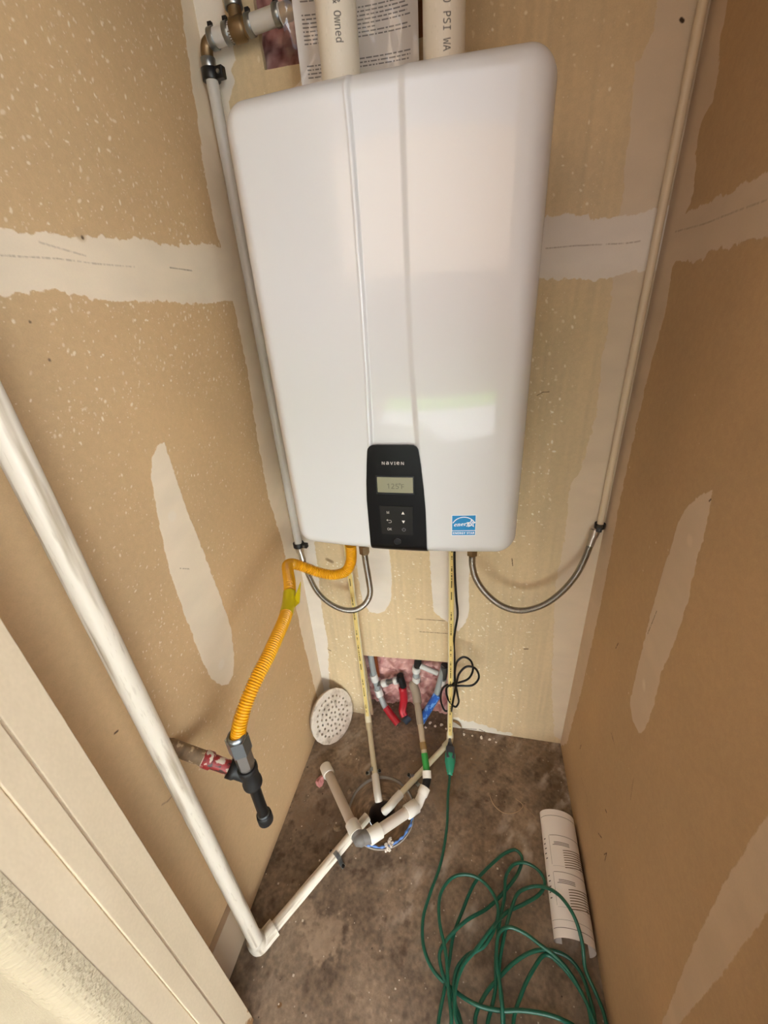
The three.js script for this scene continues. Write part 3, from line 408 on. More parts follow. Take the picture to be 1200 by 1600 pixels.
{
  const t = thing('water_line', 'white plastic water pipe with brass fittings in the corner behind the heater', 'pipe');
  const el = BK(318, 66, 0.034), down = V(PL.x, BK(466, 852, PL.z).y, PL.z), top = V(el.x, el.y, PL.z), c1 = BK(330, 95, 0.034);
  const ax = V(PL.x, 0, PL.z), P = (y) => V(PL.x, y, PL.z);
  mesh('riser', hollow(P(down.y - 0.004), P(top.y - 0.024), rP, 0.003), pex, t);
  const L0 = V(PL.x, top.y, PL.z), L1 = BK(470, 10, 0.034), dir = L1.clone().sub(L0).normalize(), Q = (s) => L0.clone().addScaledVector(dir, s), len = L0.distanceTo(L1);
  const hx = (px, py) => BK(px, py, 0.034).sub(L0).dot(dir);
  const s0 = hx(327, 58), s1 = hx(358, 45), s2 = hx(385, 35), s3 = hx(440, 19);
  mesh('elbow', [sweep([P(top.y - 0.026), P(top.y - 0.015), P(top.y - 0.005).addScaledVector(dir, 0.004), Q(0.016), Q(s0 + 0.004)], 0.0108, { seg: 24, radial: 16 })], brass, t, 'brass elbow');
  mesh('branch_pipe', cyl(Q(s0), Q(s1 + 0.006), rP + 0.002, rP + 0.002, 24), pex, t); mesh('branch_pipe', cyl(Q(s2), Q(s3), rP + 0.002, rP + 0.002, 24), pex, t);
  const tc = Q((s1 + s2) / 2), up = V(-dir.y, dir.x, 0).normalize();
  mesh('tee', [cyl(Q(s1), Q(s2), 0.0132, 0.0132, 22), lathe(Q(s1 + 0.004), Q(s2 - 0.004), [[0.013, 0], [0.017, 0.15], [0.017, 0.85], [0.013, 1]]), cyl(tc, tc.clone().addScaledVector(up, 0.034), 0.0118, 0.0118, 18)], brass, t, 'brass tee');
  const u = (s) => tc.clone().addScaledVector(up, s); mesh('stem_pipe', cyl(u(0.036), V(u(0.036).x - 0.002, HT - 0.01, PL.z), rP, rP, 20), pexGrey, t);
  mesh('end_fitting', cyl(Q(s3 - 0.006), Q(s3 + 0.045), 0.0125, 0.0125, 20), brass, t, 'brass fitting');
  for (const s of [s0 + 0.007, s1 - 0.004, s2 + 0.006, s3 - 0.008]) { const ring = mesh('crimp_ring', hollow(Q(s - 0.005), Q(s + 0.005), rP + 0.0042, 0.003, 24), zinc, t, 'steel crimp ring'); const e = Q(s).addScaledVector(up, rP + 0.006); mesh('crimp_tab', box(e.x - 0.004, e.x + 0.004, e.y - 0.003, e.y + 0.004, e.z - 0.003, e.z + 0.004, 0.0008), iron, ring); }
  mesh('crimp_ring', hollow(P(top.y - 0.036), P(top.y - 0.022), rP + 0.002, 0.003, 24), zinc, t, 'steel crimp ring');
  mesh('crimp_ring', hollow(u(0.026), u(0.036), 0.0155, 0.003, 24), zinc, t, 'steel crimp ring');
  const cl = BK(330, 118, PL.z).y; clampBand(P(cl - 0.008), P(cl + 0.008), rP, V(1, 0, 0.1).normalize(), 'black pipe clamp on the white riser near the brass elbow');
  clampBand(P(down.y - 0.004), P(down.y + 0.009), rP, V(1, 0, 0.1).normalize(), 'black pipe clamp above the steel hose behind the yellow gas hose');
}
const PR = { x: 0.836, z: 0.014 }, rR = 0.0075;
{
  const b = BK(931, 822, PR.z), t = thing('water_line', 'white plastic water pipe painted into the corner above the curved steel hose', 'pipe');
  mesh('riser', hollow(V(PR.x, b.y - 0.006, PR.z), V(PR.x, HT - 0.01, PR.z), rR, 0.002), mat(0xd9c6a8, 0.45), t);
  clampBand(V(PR.x, b.y - 0.004, PR.z), V(PR.x, b.y + 0.008, PR.z), rR, V(-0.3, 0, 0.95).normalize(), 'black pipe clamp at the top of the curved steel hose by the tan wall');
}
function flexHose(list, label, nutEnd) {
  const pts = list.map(([x, y, z]) => BK(x, y, z)), t = thing('flexible_hose', label, 'hose'), a = pts[0], b = pts[1], n = pts.length;
  mesh('corrugated_tube', sweep(pts, (s) => 0.0078 + 0.0007 * Math.sin(s / 0.0032 * Math.PI * 2), { seg: 900, radial: 12 }), mat(0xa9a59d, 0.27, { metalness: 0.95 }), t, 'ribbed stainless tube');
  mesh('nut', hex(a.clone().add(V(0, 0.012, 0)), a.clone().add(V(0, -0.012, 0)), 0.0135), brass, t, 'brass hex nut');
  const e = pts[n - 1], d = pts[n - 2].clone().sub(e).normalize(); mesh('ferrule', lathe(e.clone().addScaledVector(d, -0.006), e.clone().addScaledVector(d, 0.036), [[0.0115, 0], [0.0115, 0.35], [0.0095, 0.45], [0.0095, 1], [0.007, 1]]), steel, t, 'steel crimped ferrule');
}
flexHose([[569, 858, 0.12], [570, 868, 0.12], [572, 882, 0.119], [576, 905, 0.117], [578, 929, 0.114], [569, 945, 0.11], [554, 953, 0.105], [535, 952, 0.098], [514, 942, 0.089], [497, 926, 0.079], [485, 905, 0.067], [475, 880, 0.05], [468, 858, 0.036]], 'ribbed steel water hose curving under the yellow gas hose');
flexHose([[738, 860, 0.12], [738, 868, 0.12], [738, 882, 0.12], [744, 905, 0.118], [762, 930, 0.113], [787, 948, 0.107], [814, 954, 0.1], [847, 946, 0.09], [874, 928, 0.08], [897, 903, 0.068], [913, 874, 0.04], [929, 832, 0.017]], 'ribbed steel water hose curving to the clamp in the darker corner');

// ---------------------------------------------------------------- gas line
{
  const list = [[548, 852, 0.17], [549, 866, 0.17], [548, 878, 0.172], [541, 892, 0.178], [523, 898, 0.184], [497, 894, 0.19], [475, 886, 0.198], [458, 881, 0.21], [450, 883, 0.232], [450, 893, 0.262], [452, 906, 0.288], [453, 921, 0.315], [451, 943, 0.35], [445, 966, 0.39], [433, 994, 0.435], [418, 1027, 0.48], [400, 1062, 0.522], [384, 1100, 0.558], [375, 1130, 0.58], [371, 1156, 0.592]];
  const pts = list.map(([x, y, z]) => BK(x, y, z)), t = thing('gas_hose', 'yellow corrugated gas hose from the heater to the black tee', 'hose');
  const yellow = mat(0xe4a411, 0.33, { clearcoat: 0.2 });
  mesh('corrugated_tube', sweep(pts, (s) => 0.0126 + 0.0012 * Math.sin(s / 0.0046 * Math.PI * 2), { seg: 1800, radial: 16 }), yellow, t);
  const c = new THREE.CatmullRomCurve3(pts, false, 'centripetal'), N = 260, near = (px, py) => { let bi = 0, bd = 1e9; for (let i = 0; i <= N; i++) { const p = c.getPoint(i / N), q = p.clone().sub(CAM), z = q.dot(ROW[2]), dx = 600 + FOCAL * q.dot(ROW[0]) / z - px, dy = 800 + FOCAL * q.dot(ROW[1]) / z - py; if (dx * dx + dy * dy < bd) { bd = dx * dx + dy * dy; bi = i; } } return bi / N; };
  const t0 = near(453, 926), t1 = near(447, 958); const band = []; for (let k = 0; k <= 8; k++) band.push(c.getPoint(t0 + (t1 - t0) * k / 8));
  const label = mat(0xc9b416, 0.35, { side: THREE.DoubleSide }); const tp = mesh('tag', sweep(band, 0.0146, { seg: 20, radial: 18 }), label, t, 'greenish yellow wrapped tag');
  const p0 = band[2], q0 = BK(470, 908, 0.33), q1 = BK(468, 942, 0.345), p1 = band[6]; const g = new THREE.BufferGeometry(); const v = [p0.clone().add(V(0.012, 0, 0)), q0, q1, p1.clone().add(V(0.013, 0, 0))]; const vs = [], off = V(0, 0, 0.0012); for (const o of [off, off.clone().negate()]) for (const i of [0, 1, 2, 0, 2, 3]) { const w = v[i].clone().add(o); vs.push(w.x, w.y, w.z); } g.setAttribute('position', new THREE.Float32BufferAttribute(vs, 3)); g.computeVertexNormals(); mesh('tag_flap', planarUV(g, (x, y) => [x, y]), label, tp);
  const e = pts[pts.length - 1], GX = { x: e.x, z: e.z }; const P = (y) => V(GX.x, y, GX.z);
  const yTee = BK(386, 1210, GX.z).y, yNut0 = BK(378, 1192, GX.z).y, yNut1 = BK(370, 1150, GX.z).y, yCap = BK(403, 1279, GX.z).y;
  const yMid = BK(374, 1171, GX.z).y;
  mesh('nut', [hex(P(yMid), P(yNut1 - 0.003), 0.0205), lathe(P(yNut1 - 0.004), P(yNut1 + 0.004), [[0.0168, 0], [0.0165, 0.5], [0.0145, 1], [0.012, 1]])], zinc, t, 'zinc plated hex nut');
  mesh('adapter', [hex(P(yNut0 - 0.001), P(yMid - 0.003), 0.0165), cyl(P(yNut0 - 0.014), P(yMid + 0.004), 0.0142)], steel, t, 'zinc plated adapter');
  const g2 = thing('gas_pipe', 'black iron gas tee with drip leg and red-painted stub from the tan wall', 'pipe'), wall = LW(266, 1166, 0), T0 = P(yTee);
  mesh('tee', [lathe(P(yTee - 0.03), P(yTee + 0.028), [[0.0001, 0], [0.0175, 0.0], [0.0185, 0.06], [0.0185, 0.2], [0.0165, 0.28], [0.0165, 0.72], [0.0185, 0.8], [0.0185, 0.96], [0.0165, 1], [0.0001, 1]]), lathe(T0, T0.clone().lerp(wall, 0.27), [[0.0155, 0], [0.0155, 0.6], [0.018, 0.7], [0.018, 1], [0.0001, 1]])], iron, g2, 'black malleable iron tee');
  mesh('red_nipple', lathe(T0.clone().lerp(wall, 0.26), T0.clone().lerp(wall, 0.6), [[0.0128, 0], [0.0128, 0.62], [0.0155, 0.66], [0.0155, 0.94], [0.013, 1]]), mat(0xffffff, 0.45, { map: dataTex(64, 64, (i, j) => { const n = fbm(i / 7, j / 7, 6, 3); return n > 0.6 ? [206, 190, 170] : n < 0.36 ? [60, 40, 34] : [142, 38, 36]; }) }), g2, 'chipped red painted nipple');
  mesh('stub', cyl(T0.clone().lerp(wall, 0.58), T0.clone().lerp(wall, 1.12), 0.0134), mat(0xffffff, 0.7, { map: dataTex(64, 64, (i, j) => { const n = fbm(i / 9, j / 5, 8, 4); return n > 0.64 ? [196, 172, 136] : [112 + n * 50, 92 + n * 40, 68 + n * 30]; }) }), g2, 'paint-spattered brown stub');
  mesh('drip_leg', cyl(P(yCap + 0.012), P(yTee - 0.026), 0.0108), mat(0x141414, 0.35, { metalness: 0.3 }), g2);
  mesh('cap', lathe(P(yCap - 0.004), P(yCap + 0.026), [[0.0001, 0], [0.012, 0], [0.0155, 0.18], [0.0155, 0.75], [0.0148, 0.8], [0.0148, 0.96], [0.0115, 1]]), iron, g2, 'black iron cap'); mesh('thread_seal', lathe(P(yCap + 0.022), P(yCap + 0.03), [[0.0108, 0], [0.0132, 0.1], [0.0112, 1]]), zinc, g2);
}

// ---------------------------------------------------------------- drain lines
function strap(center, across, r, label, screws = [1, -1]) { // metal saddle over a pipe on the floor, a screw each side
  const t = thing('pipe_strap', label, 'strap'), a = across.clone().normalize(), pts = [[-r - 0.016, 0.0012], [-r - 0.004, 0.0012]]; for (let k = 0; k <= 8; k++) { const A = Math.PI * (1 - k / 8); pts.push([(r + 0.002) * Math.cos(A), center.y + (r + 0.002) * Math.sin(A)]); } pts.push([r + 0.004, 0.0012], [r + 0.016, 0.0012]);
  const s = new THREE.Shape(); pts.forEach(([x, y], i) => i ? s.lineTo(x, y) : s.moveTo(x, y)); pts.slice().reverse().forEach(([x, y]) => s.lineTo(x * 0.985, y - 0.0011 * (y > 0.002 ? 1 : 1)));
  const g = new THREE.ExtrudeGeometry(s, { depth: 0.012, bevelEnabled: false }).translate(0, 0, -0.006).rotateY(Math.atan2(-a.z, a.x)).translate(center.x, 0, center.z); mesh('band', g, zinc, t);
  for (const k of screws) { const p = V(center.x, 0, center.z).addScaledVector(a, k * (r + 0.012)); mesh('screw', cyl(V(p.x, 0.0012, p.z), V(p.x, 0.006, p.z), 0.005, 0.004, 6), iron, t); }
}
const dirty = (() => { const t = dataTex(128, 512, (i, j) => { const n = fbm(i / 14, j / 30, 15, 4), s = fbm(i / 3, j / 5, 18, 3), d = Math.max(0, n - 0.52) * 1.6, k = s > 0.76 ? 0.14 : 0; return [230 - d * 110 - k * 90, 219 - d * 120 - k * 100, 200 - d * 130 - k * 105]; }); t.wrapS = t.wrapT = THREE.RepeatWrapping; return t; })();
const pvcDirty = mat(0xffffff, 0.45, { map: dirty });
{ // long condensate drain: down the tan wall, elbow on the floor, run to the drain
  const t = thing('drain_pipe', 'dirty white plastic pipe down the tan wall and across the floor', 'pipe'), r = 0.0155, e = FL(404, 1478, r), b = FL(574, 1276, r), x = e.x, z = e.z;
  mesh('upright', cyl(V(x, r + 0.012, z), V(x, HT - 0.01, z), r, r, 28), pvcDirty, t); const d = b.clone().sub(e).normalize();
  mesh('elbow', [sweep([V(x, 0.052, z), V(x, 0.035, z), e.clone().addScaledVector(d, 0.004), e.clone().addScaledVector(d, 0.03), e.clone().addScaledVector(d, 0.046)], 0.0205, { seg: 20, radial: 22 })], pvcDirty, t);
  mesh('floor_run', hollow(e.clone().addScaledVector(d, 0.03), b, r - 0.002, 0.003, 26), pvcDirty, t);
  strap(FL(526, 1338, r), V(-d.z, 0, d.x).negate(), r - 0.002, 'metal pipe strap over the dirty white pipe on the floor');
}
const striped = dataTex(128, 512, (i, j) => { const u = i / 128, n = fbm(i / 9, j / 20, 35, 3), y = Math.abs(u - 0.52) < 0.11, pr = Math.abs(u - 0.5) < 0.03 && hash(0, j >> 2, 5) > 0.4 && (j >> 6) % 3 !== 2; return pr ? [92, 78, 30] : y ? [224, 204 - n * 10, 124] : [230 - n * 12, 220 - n * 14, 190 - n * 20]; }); striped.wrapT = THREE.RepeatWrapping; striped.repeat.set(1, 1);
const stripedMat = mat(0xffffff, 0.4, { map: striped });
function stripedPipe(a, b, r, face) { // stripe turned towards the open side of the closet
  const L = a.distanceTo(b), g = new THREE.CylinderGeometry(r, r, L, 24).rotateY(face).translate(0, L / 2, 0); planarScaleV(g, L / 0.35); return orient(g, a, b);
}
function planarScaleV(g, k) { const u = g.attributes.uv; for (let i = 0; i < u.count; i++) u.setY(i, u.getY(i) * k); }
{
  const r = 0.0092;
  const line = (base, topY, elbowY, end, tip, label, strapAt, strapLabel, scr) => {
    const t = thing('drain_pipe', label, 'pipe'), e = FL(...base, r + 0.003), d = end.clone().sub(e).normalize(), up = V(e.x, e.y, e.z);
    mesh('upright', stripedPipe(V(e.x, 0.03, e.z), V(e.x, HY0 - 0.003, e.z), r, Math.PI), stripedMat, t, 'cream pipe with a yellow printed stripe');
    mesh('elbow', [sweep([V(e.x, 0.055, e.z), V(e.x, 0.03, e.z), e.clone().addScaledVector(d, 0.003).setY(e.y + 0.002), e.clone().addScaledVector(d, 0.03)], 0.012, { seg: 18, radial: 18 })], mat(0xe2d6b4, 0.4), t);
    mesh('floor_run', stripedPipe(e.clone().addScaledVector(d, 0.02), end, r, Math.PI), stripedMat, t);
    mesh('end_elbow', [sweep([end.clone().addScaledVector(d, -0.03), end, end.clone().addScaledVector(d, 0.016).add(V(0, -0.004, 0)), tip], 0.0125, { seg: 20, radial: 18 })], pvc, t, 'white end elbow');
    strap(FL(...strapAt, r), V(-d.z, 0, d.x), r, strapLabel, scr);
  };
  line([576, 1128], 0, 0, FL(588, 1226, r + 0.003), FL(592, 1252, -0.012), 'cream striped condensate pipe crossing the steel hose', [583, 1204], 'metal pipe strap over the cream striped pipe');
  line([703, 1158], 0, 0, FL(616, 1251, r + 0.003), FL(600, 1268, -0.012), 'cream striped condensate pipe beside the black power cord', [646, 1216], 'metal pipe strap over the white pipe beside the green label', [1]);
}
{ // old relief drain from the wall opening to the floor drain
  const t = thing('drain_pipe', 'grey-brown plastic pipe with white collars bent around the floor drain', 'pipe'), r = 0.0135;
  const A = FL(512, 1206, 0.022), B = FL(552, 1292, 0.05), Cc = FL(562, 1312, 0.05), D = FL(582, 1305, 0.05), E2 = FL(640, 1266, 0.03), F = FL(652, 1258, 0.022), G = FL(664, 1232, 0.035), H = FL(668, 1214, 0.045), J = BK(650, 1082, 0.0), I = H.clone().lerp(J, 0.3), K2 = BK(646, 1070, -0.02);
  mesh('pipe', cyl(A, B, r + 0.001), pvcOld, t); mesh('pipe', cyl(D, E2, r + 0.002), mat(0xcfc3b4, 0.45), t);
  const dAB = B.clone().sub(A).normalize(), dDE = E2.clone().sub(D).normalize();
  mesh('collar', lathe(A.clone().addScaledVector(dAB, -0.024), A.clone().addScaledVector(dAB, 0.012), [[r - 0.002, 0], [r + 0.005, 0], [r + 0.006, 1], [r, 1]]), pvc, t, 'white collar');
  mesh('collar', lathe(B.clone().addScaledVector(dAB, -0.012), B.clone().addScaledVector(dAB, 0.024), [[r, 0], [r + 0.006, 0], [r + 0.006, 1], [r, 1]]), mat(0xd8d0c0, 0.5), t, 'white collar');
  mesh('elbow', sweep([B.clone().addScaledVector(dAB, 0.012), Cc.clone().addScaledVector(dAB, -0.006), Cc, Cc.clone().addScaledVector(dDE, 0.01), D.clone().addScaledVector(dDE, -0.004)], 0.0185, { seg: 24, radial: 18 }), mat(0x6f6a64, 0.6), t, 'dark grey elbow');
  mesh('collar', lathe(D.clone().addScaledVector(dDE, -0.012), D.clone().addScaledVector(dDE, 0.026), [[r, 0], [r + 0.007, 0], [r + 0.007, 1], [r, 1]]), pvc, t, 'white collar');
  mesh('collar', lathe(E2.clone().addScaledVector(dDE, -0.012), E2.clone().addScaledVector(dDE, 0.026), [[r, 0], [r + 0.0065, 0], [r + 0.0065, 1], [0.0001, 1]]), pvc, t, 'white collar');
  mesh('riser_elbow', sweep([F.clone().addScaledVector(dDE, -0.01), F, F.clone().lerp(G, 0.5), G], 0.0145, { seg: 18, radial: 18 }), pvc, t, 'white elbow');
  mesh('collar', lathe(G.clone().lerp(F, 0.4), G.clone().lerp(H, 0.1), [[0.012, 0], [0.0165, 0], [0.0165, 1], [0.012, 1]]), pvc, t, 'white collar');
  mesh('coupling', cyl(G, H, 0.0125), iron, t, 'black coupling'); mesh('collar', cyl(H.clone().lerp(G, 0.15), H.clone().lerp(I, 0.22), 0.014), pvc, t, 'white collar');
  mesh('green_label', cyl(H.clone().lerp(I, 0.08), H.clone().lerp(I, 0.86), 0.0106), mat(0x2f8a3a, 0.4), t, 'bright green printed label');
  mesh('riser', cyl(H, J, 0.0095), mat(0xb49f84, 0.5), t); const m1 = I.clone().lerp(J, 0.12); mesh('coupling', cyl(I, m1, 0.0112), mat(0x8a6c3e, 0.5), t, 'brown clip');
  mesh('riser_sleeve', cyl(I.clone().lerp(J, 0.42), J.clone().lerp(I, 0.06), 0.0115), mat(0x9a8a76, 0.55), t); mesh('wall_elbow', sweep([J.clone().lerp(I, 0.2), J, K2, K2.clone().add(V(0, 0.002, -0.006))], 0.0155, { seg: 18, radial: 18 }), mat(0xa59684, 0.55), t, 'grey elbow in the opening');
}

// ---------------------------------------------------------------- floor drain and its loose grate
{
  const t = thing('floor_drain', 'round floor drain recess with a dark pipe mouth under the pipes', 'drain'), c = DR.clone();
  const p = (r, y) => new THREE.Vector2(r, y), earth = mat(0xffffff, 0.9, { map: dataTex(256, 128, (i, j) => { const n = fbm(i / 12, j / 9, 44, 4), q = fbm(i / 4, j / 4, 47, 3); return [126 * (0.6 + n * 0.8) + q * 12, 100 * (0.6 + n * 0.8) + q * 12, 74 * (0.6 + n * 0.8) + q * 10]; }) });
  mesh('rim', new THREE.LatheGeometry([p(0.0985, -0.03), p(0.0985, 0.0012), p(0.1038, 0.0012), p(0.1038, -0.03)], 56).translate(c.x, 0, c.z), mat(0x9a9084, 0.7), t, 'grey plastic rim');
  mesh('bowl', new THREE.LatheGeometry([p(0.0985, -0.008), p(0.085, -0.016), p(0.06, -0.02), p(0.045, -0.026), p(0.041, -0.03)].reverse(), 56).translate(c.x, 0, c.z), earth, t, 'dirt covered bowl');
  mesh('pipe_mouth', new THREE.LatheGeometry([p(0.041, -0.024), p(0.037, -0.024), p(0.036, -0.098), p(0.0001, -0.098)], 40).translate(c.x, 0, c.z), mat(0x4a3a2c, 0.8), t, 'rusty brown pipe mouth');
  const arc = [], a0 = FL(560, 1318, 0), a1 = FL(655, 1280, 0); const A0 = Math.atan2(a0.z - c.z, a0.x - c.x), A1 = Math.atan2(a1.z - c.z, a1.x - c.x); for (let k = 0; k <= 20; k++) { const A = A0 + (A1 - A0) * k / 20, R = 0.0965 + 0.004 * (hash(k, 1, 2) - 0.5); arc.push(V(c.x + R * Math.cos(A), 0.0005, c.z + R * Math.sin(A))); }
  mesh('seal_ring', sweep(arc, (s) => 0.0032 + 0.0012 * Math.sin(s * 300), { seg: 70, radial: 8 }), mat(0x5f86c4, 0.4), t, 'torn blue plastic seal');
}
{
  const t = new THREE.Group(); t.name = numbered('drain_grate'); scene.add(t); tag(t, 'round white perforated drain grate leaning in the corner', 'grate');
  const R = 0.093, s = new THREE.Shape(); s.absarc(0, 0, R, 0, Math.PI * 2, false);
  for (const [n, rr, o] of [[5, 0.0135, 0.3], [11, 0.031, 0], [17, 0.049, 0.1], [24, 0.068, 0.05]]) for (let k = 0; k < n; k++) { const a = k / n * Math.PI * 2 + o, h = new THREE.Path(); h.absarc(rr * Math.cos(a), rr * Math.sin(a), 0.0049, 0, Math.PI * 2, true); s.holes.push(h); }
  const grate = mat(0xffffff, 0.5, { map: (() => { const q = dataTex(256, 256, (i, j) => { const n = fbm(i / 30, j / 30, 61, 4), f = fbm(i / 5, j / 5, 63, 3), d = Math.max(0, n - 0.5) + Math.max(0, f - 0.66); return [226 - d * 120, 214 - d * 130, 198 - d * 140]; }); q.wrapS = q.wrapT = THREE.RepeatWrapping; return q; })() });
  const g = new THREE.ExtrudeGeometry(s, { depth: 0.004, bevelEnabled: true, bevelSize: 0.0012, bevelThickness: 0.0012, bevelSegments: 2, curveSegments: 10 }); planarUV(g, (x, y) => [x / 0.14 + 0.5, y / 0.14 + 0.5]);
  mesh('plate', g, grate, t);
  mesh('rear_skirt', new THREE.LatheGeometry([new THREE.Vector2(R - 0.006, -0.012), new THREE.Vector2(R - 0.004, -0.012), new THREE.Vector2(R - 0.004, 0.001), new THREE.Vector2(R - 0.006, 0.001)], 40).rotateX(Math.PI / 2), pvcOld, t);
  const N = V(0.85, 0.35, 0.4).normalize(), up = V(0, 1, 0).addScaledVector(N, -N.y).normalize(), rt = up.clone().cross(N);
  t.setRotationFromMatrix(new THREE.Matrix4().makeBasis(rt, up, N)); t.position.copy(FL(519, 1118, R * up.y + 0.002));
}

// ---------------------------------------------------------------- pipe stubs in the lower opening
{
  const Z = -0.035, b = (x, y, z = Z) => BK(x, y, z), ringM = mat(0xd9d8d2, 0.4), red = mat(0xffffff, 0.4, { map: dataTex(64, 64, (i, j) => { const n = fbm(i / 8, j / 8, 90, 3), k = n > 0.62 ? 50 : 0; return [176 + k, 34 + k, 44 + k]; }) }), blue = mat(0xffffff, 0.4, { map: dataTex(64, 64, (i, j) => { const n = fbm(i / 6, j / 6, 92, 3), k = n > 0.6 ? 80 : 0; return [40 + k, 92 + k, 176 + k * 0.7]; }) });
  let t = thing('pipe_stub', 'grey plastic pipe ending in a red sleeve in the lower wall opening', 'pipe');
  const floorHit = (x, y) => FL(x, y, 0.006);
  const p1 = b(577, 1010), p2 = b(585, 1056), p3 = b(592, 1082), p4 = BK(604, 1108, -0.01), p5 = floorHit(622, 1131);
  mesh('pipe', sweep([p1, b(580, 1030), p2, b(588, 1068), p3, b(597, 1094, -0.025), p4, p5], 0.0108, { seg: 40, radial: 14 }), pexGrey, t);
  mesh('red_sleeve', sweep([p4.clone().lerp(p3, 0.1), p4.clone().lerp(p5, 0.5), p5], 0.0132, { seg: 16, radial: 14 }), red, t, 'red sleeve');
  for (const [x, y] of [[585, 1058], [592, 1081]]) mesh('crimp_ring', cyl(b(x - 2, y - 5), b(x + 1.5, y + 5), 0.0145), ringM, t, 'white crimp ring');
  mesh('branch', cyl(b(588, 1069), b(622, 1062), 0.0098), zinc, t, 'grey side branch'); mesh('crimp_ring', cyl(b(598, 1068), b(605, 1066), 0.0142), ringM, t, 'white crimp ring'); mesh('crimp_ring', cyl(b(616, 1064), b(621, 1063), 0.0135), ringM, t, 'white crimp ring'); mesh('joint', cyl(b(625, 1055), b(630, 1072), 0.0125), iron, t, 'black joint');
  t = thing('pipe_stub', 'red taped pipe rising beside the grey elbow in the opening', 'pipe');
  mesh('pipe', sweep([b(629, 1075), b(631, 1092), BK(629, 1112, -0.02), floorHit(630, 1128).setZ(-0.01)], 0.0148, { seg: 30, radial: 14 }), red, t); mesh('base_sleeve', cyl(FL(632, 1127, 0).setZ(0.012), FL(632, 1127, 0).setZ(0.012).add(V(0.016, 0.008, -0.02)), 0.012), mat(0x3a4a5a, 0.6), t, 'dark blue-grey sleeve');
  t = thing('pipe_stub', 'grey pipe with two white rings above the grey elbow in the opening', 'pipe');
  mesh('pipe', cyl(b(653, 1030, -0.03), b(649, 1064, -0.03), 0.011), pexGrey, t); for (const y of [1046, 1061]) mesh('crimp_ring', cyl(b(651, y - 4, -0.03), b(650, y + 3, -0.03), 0.0145), ringM, t, 'white crimp ring'); mesh('joint', cyl(b(654, 1026, -0.03), b(652, 1041, -0.03), 0.0125), iron, t, 'black joint'); mesh('branch', cyl(b(656, 1040, -0.03), b(684, 1052, -0.03), 0.0095), mat(0xc9cac4, 0.4), t, 'white side branch');
  t = thing('pipe_stub', 'blue taped pipe slanting down from a grey joint in the opening', 'pipe');
  mesh('pipe', cyl(b(694, 1040), BK(680, 1092, -0.02), 0.0105), pexGrey, t); mesh('blue_sleeve', cyl(BK(684, 1084, -0.022), floorHit(659, 1120).setZ(0.0), 0.0142), blue, t, 'blue taped sleeve'); mesh('crimp_ring', cyl(b(692, 1060), b(690, 1068), 0.014), ringM, t, 'white crimp ring'); mesh('joint', cyl(b(695, 1040), b(692, 1058), 0.0135), mat(0x4a4a48, 0.5), t, 'dark grey joint');
  t = thing('copper_pipe', 'orange copper pipe behind the grey pipe in the opening', 'pipe'); mesh('pipe', cyl(b(584, 1015, -0.06), b(590, 1056, -0.06), 0.009), mat(0xb0653c, 0.45, { metalness: 0.7 }), t);
}

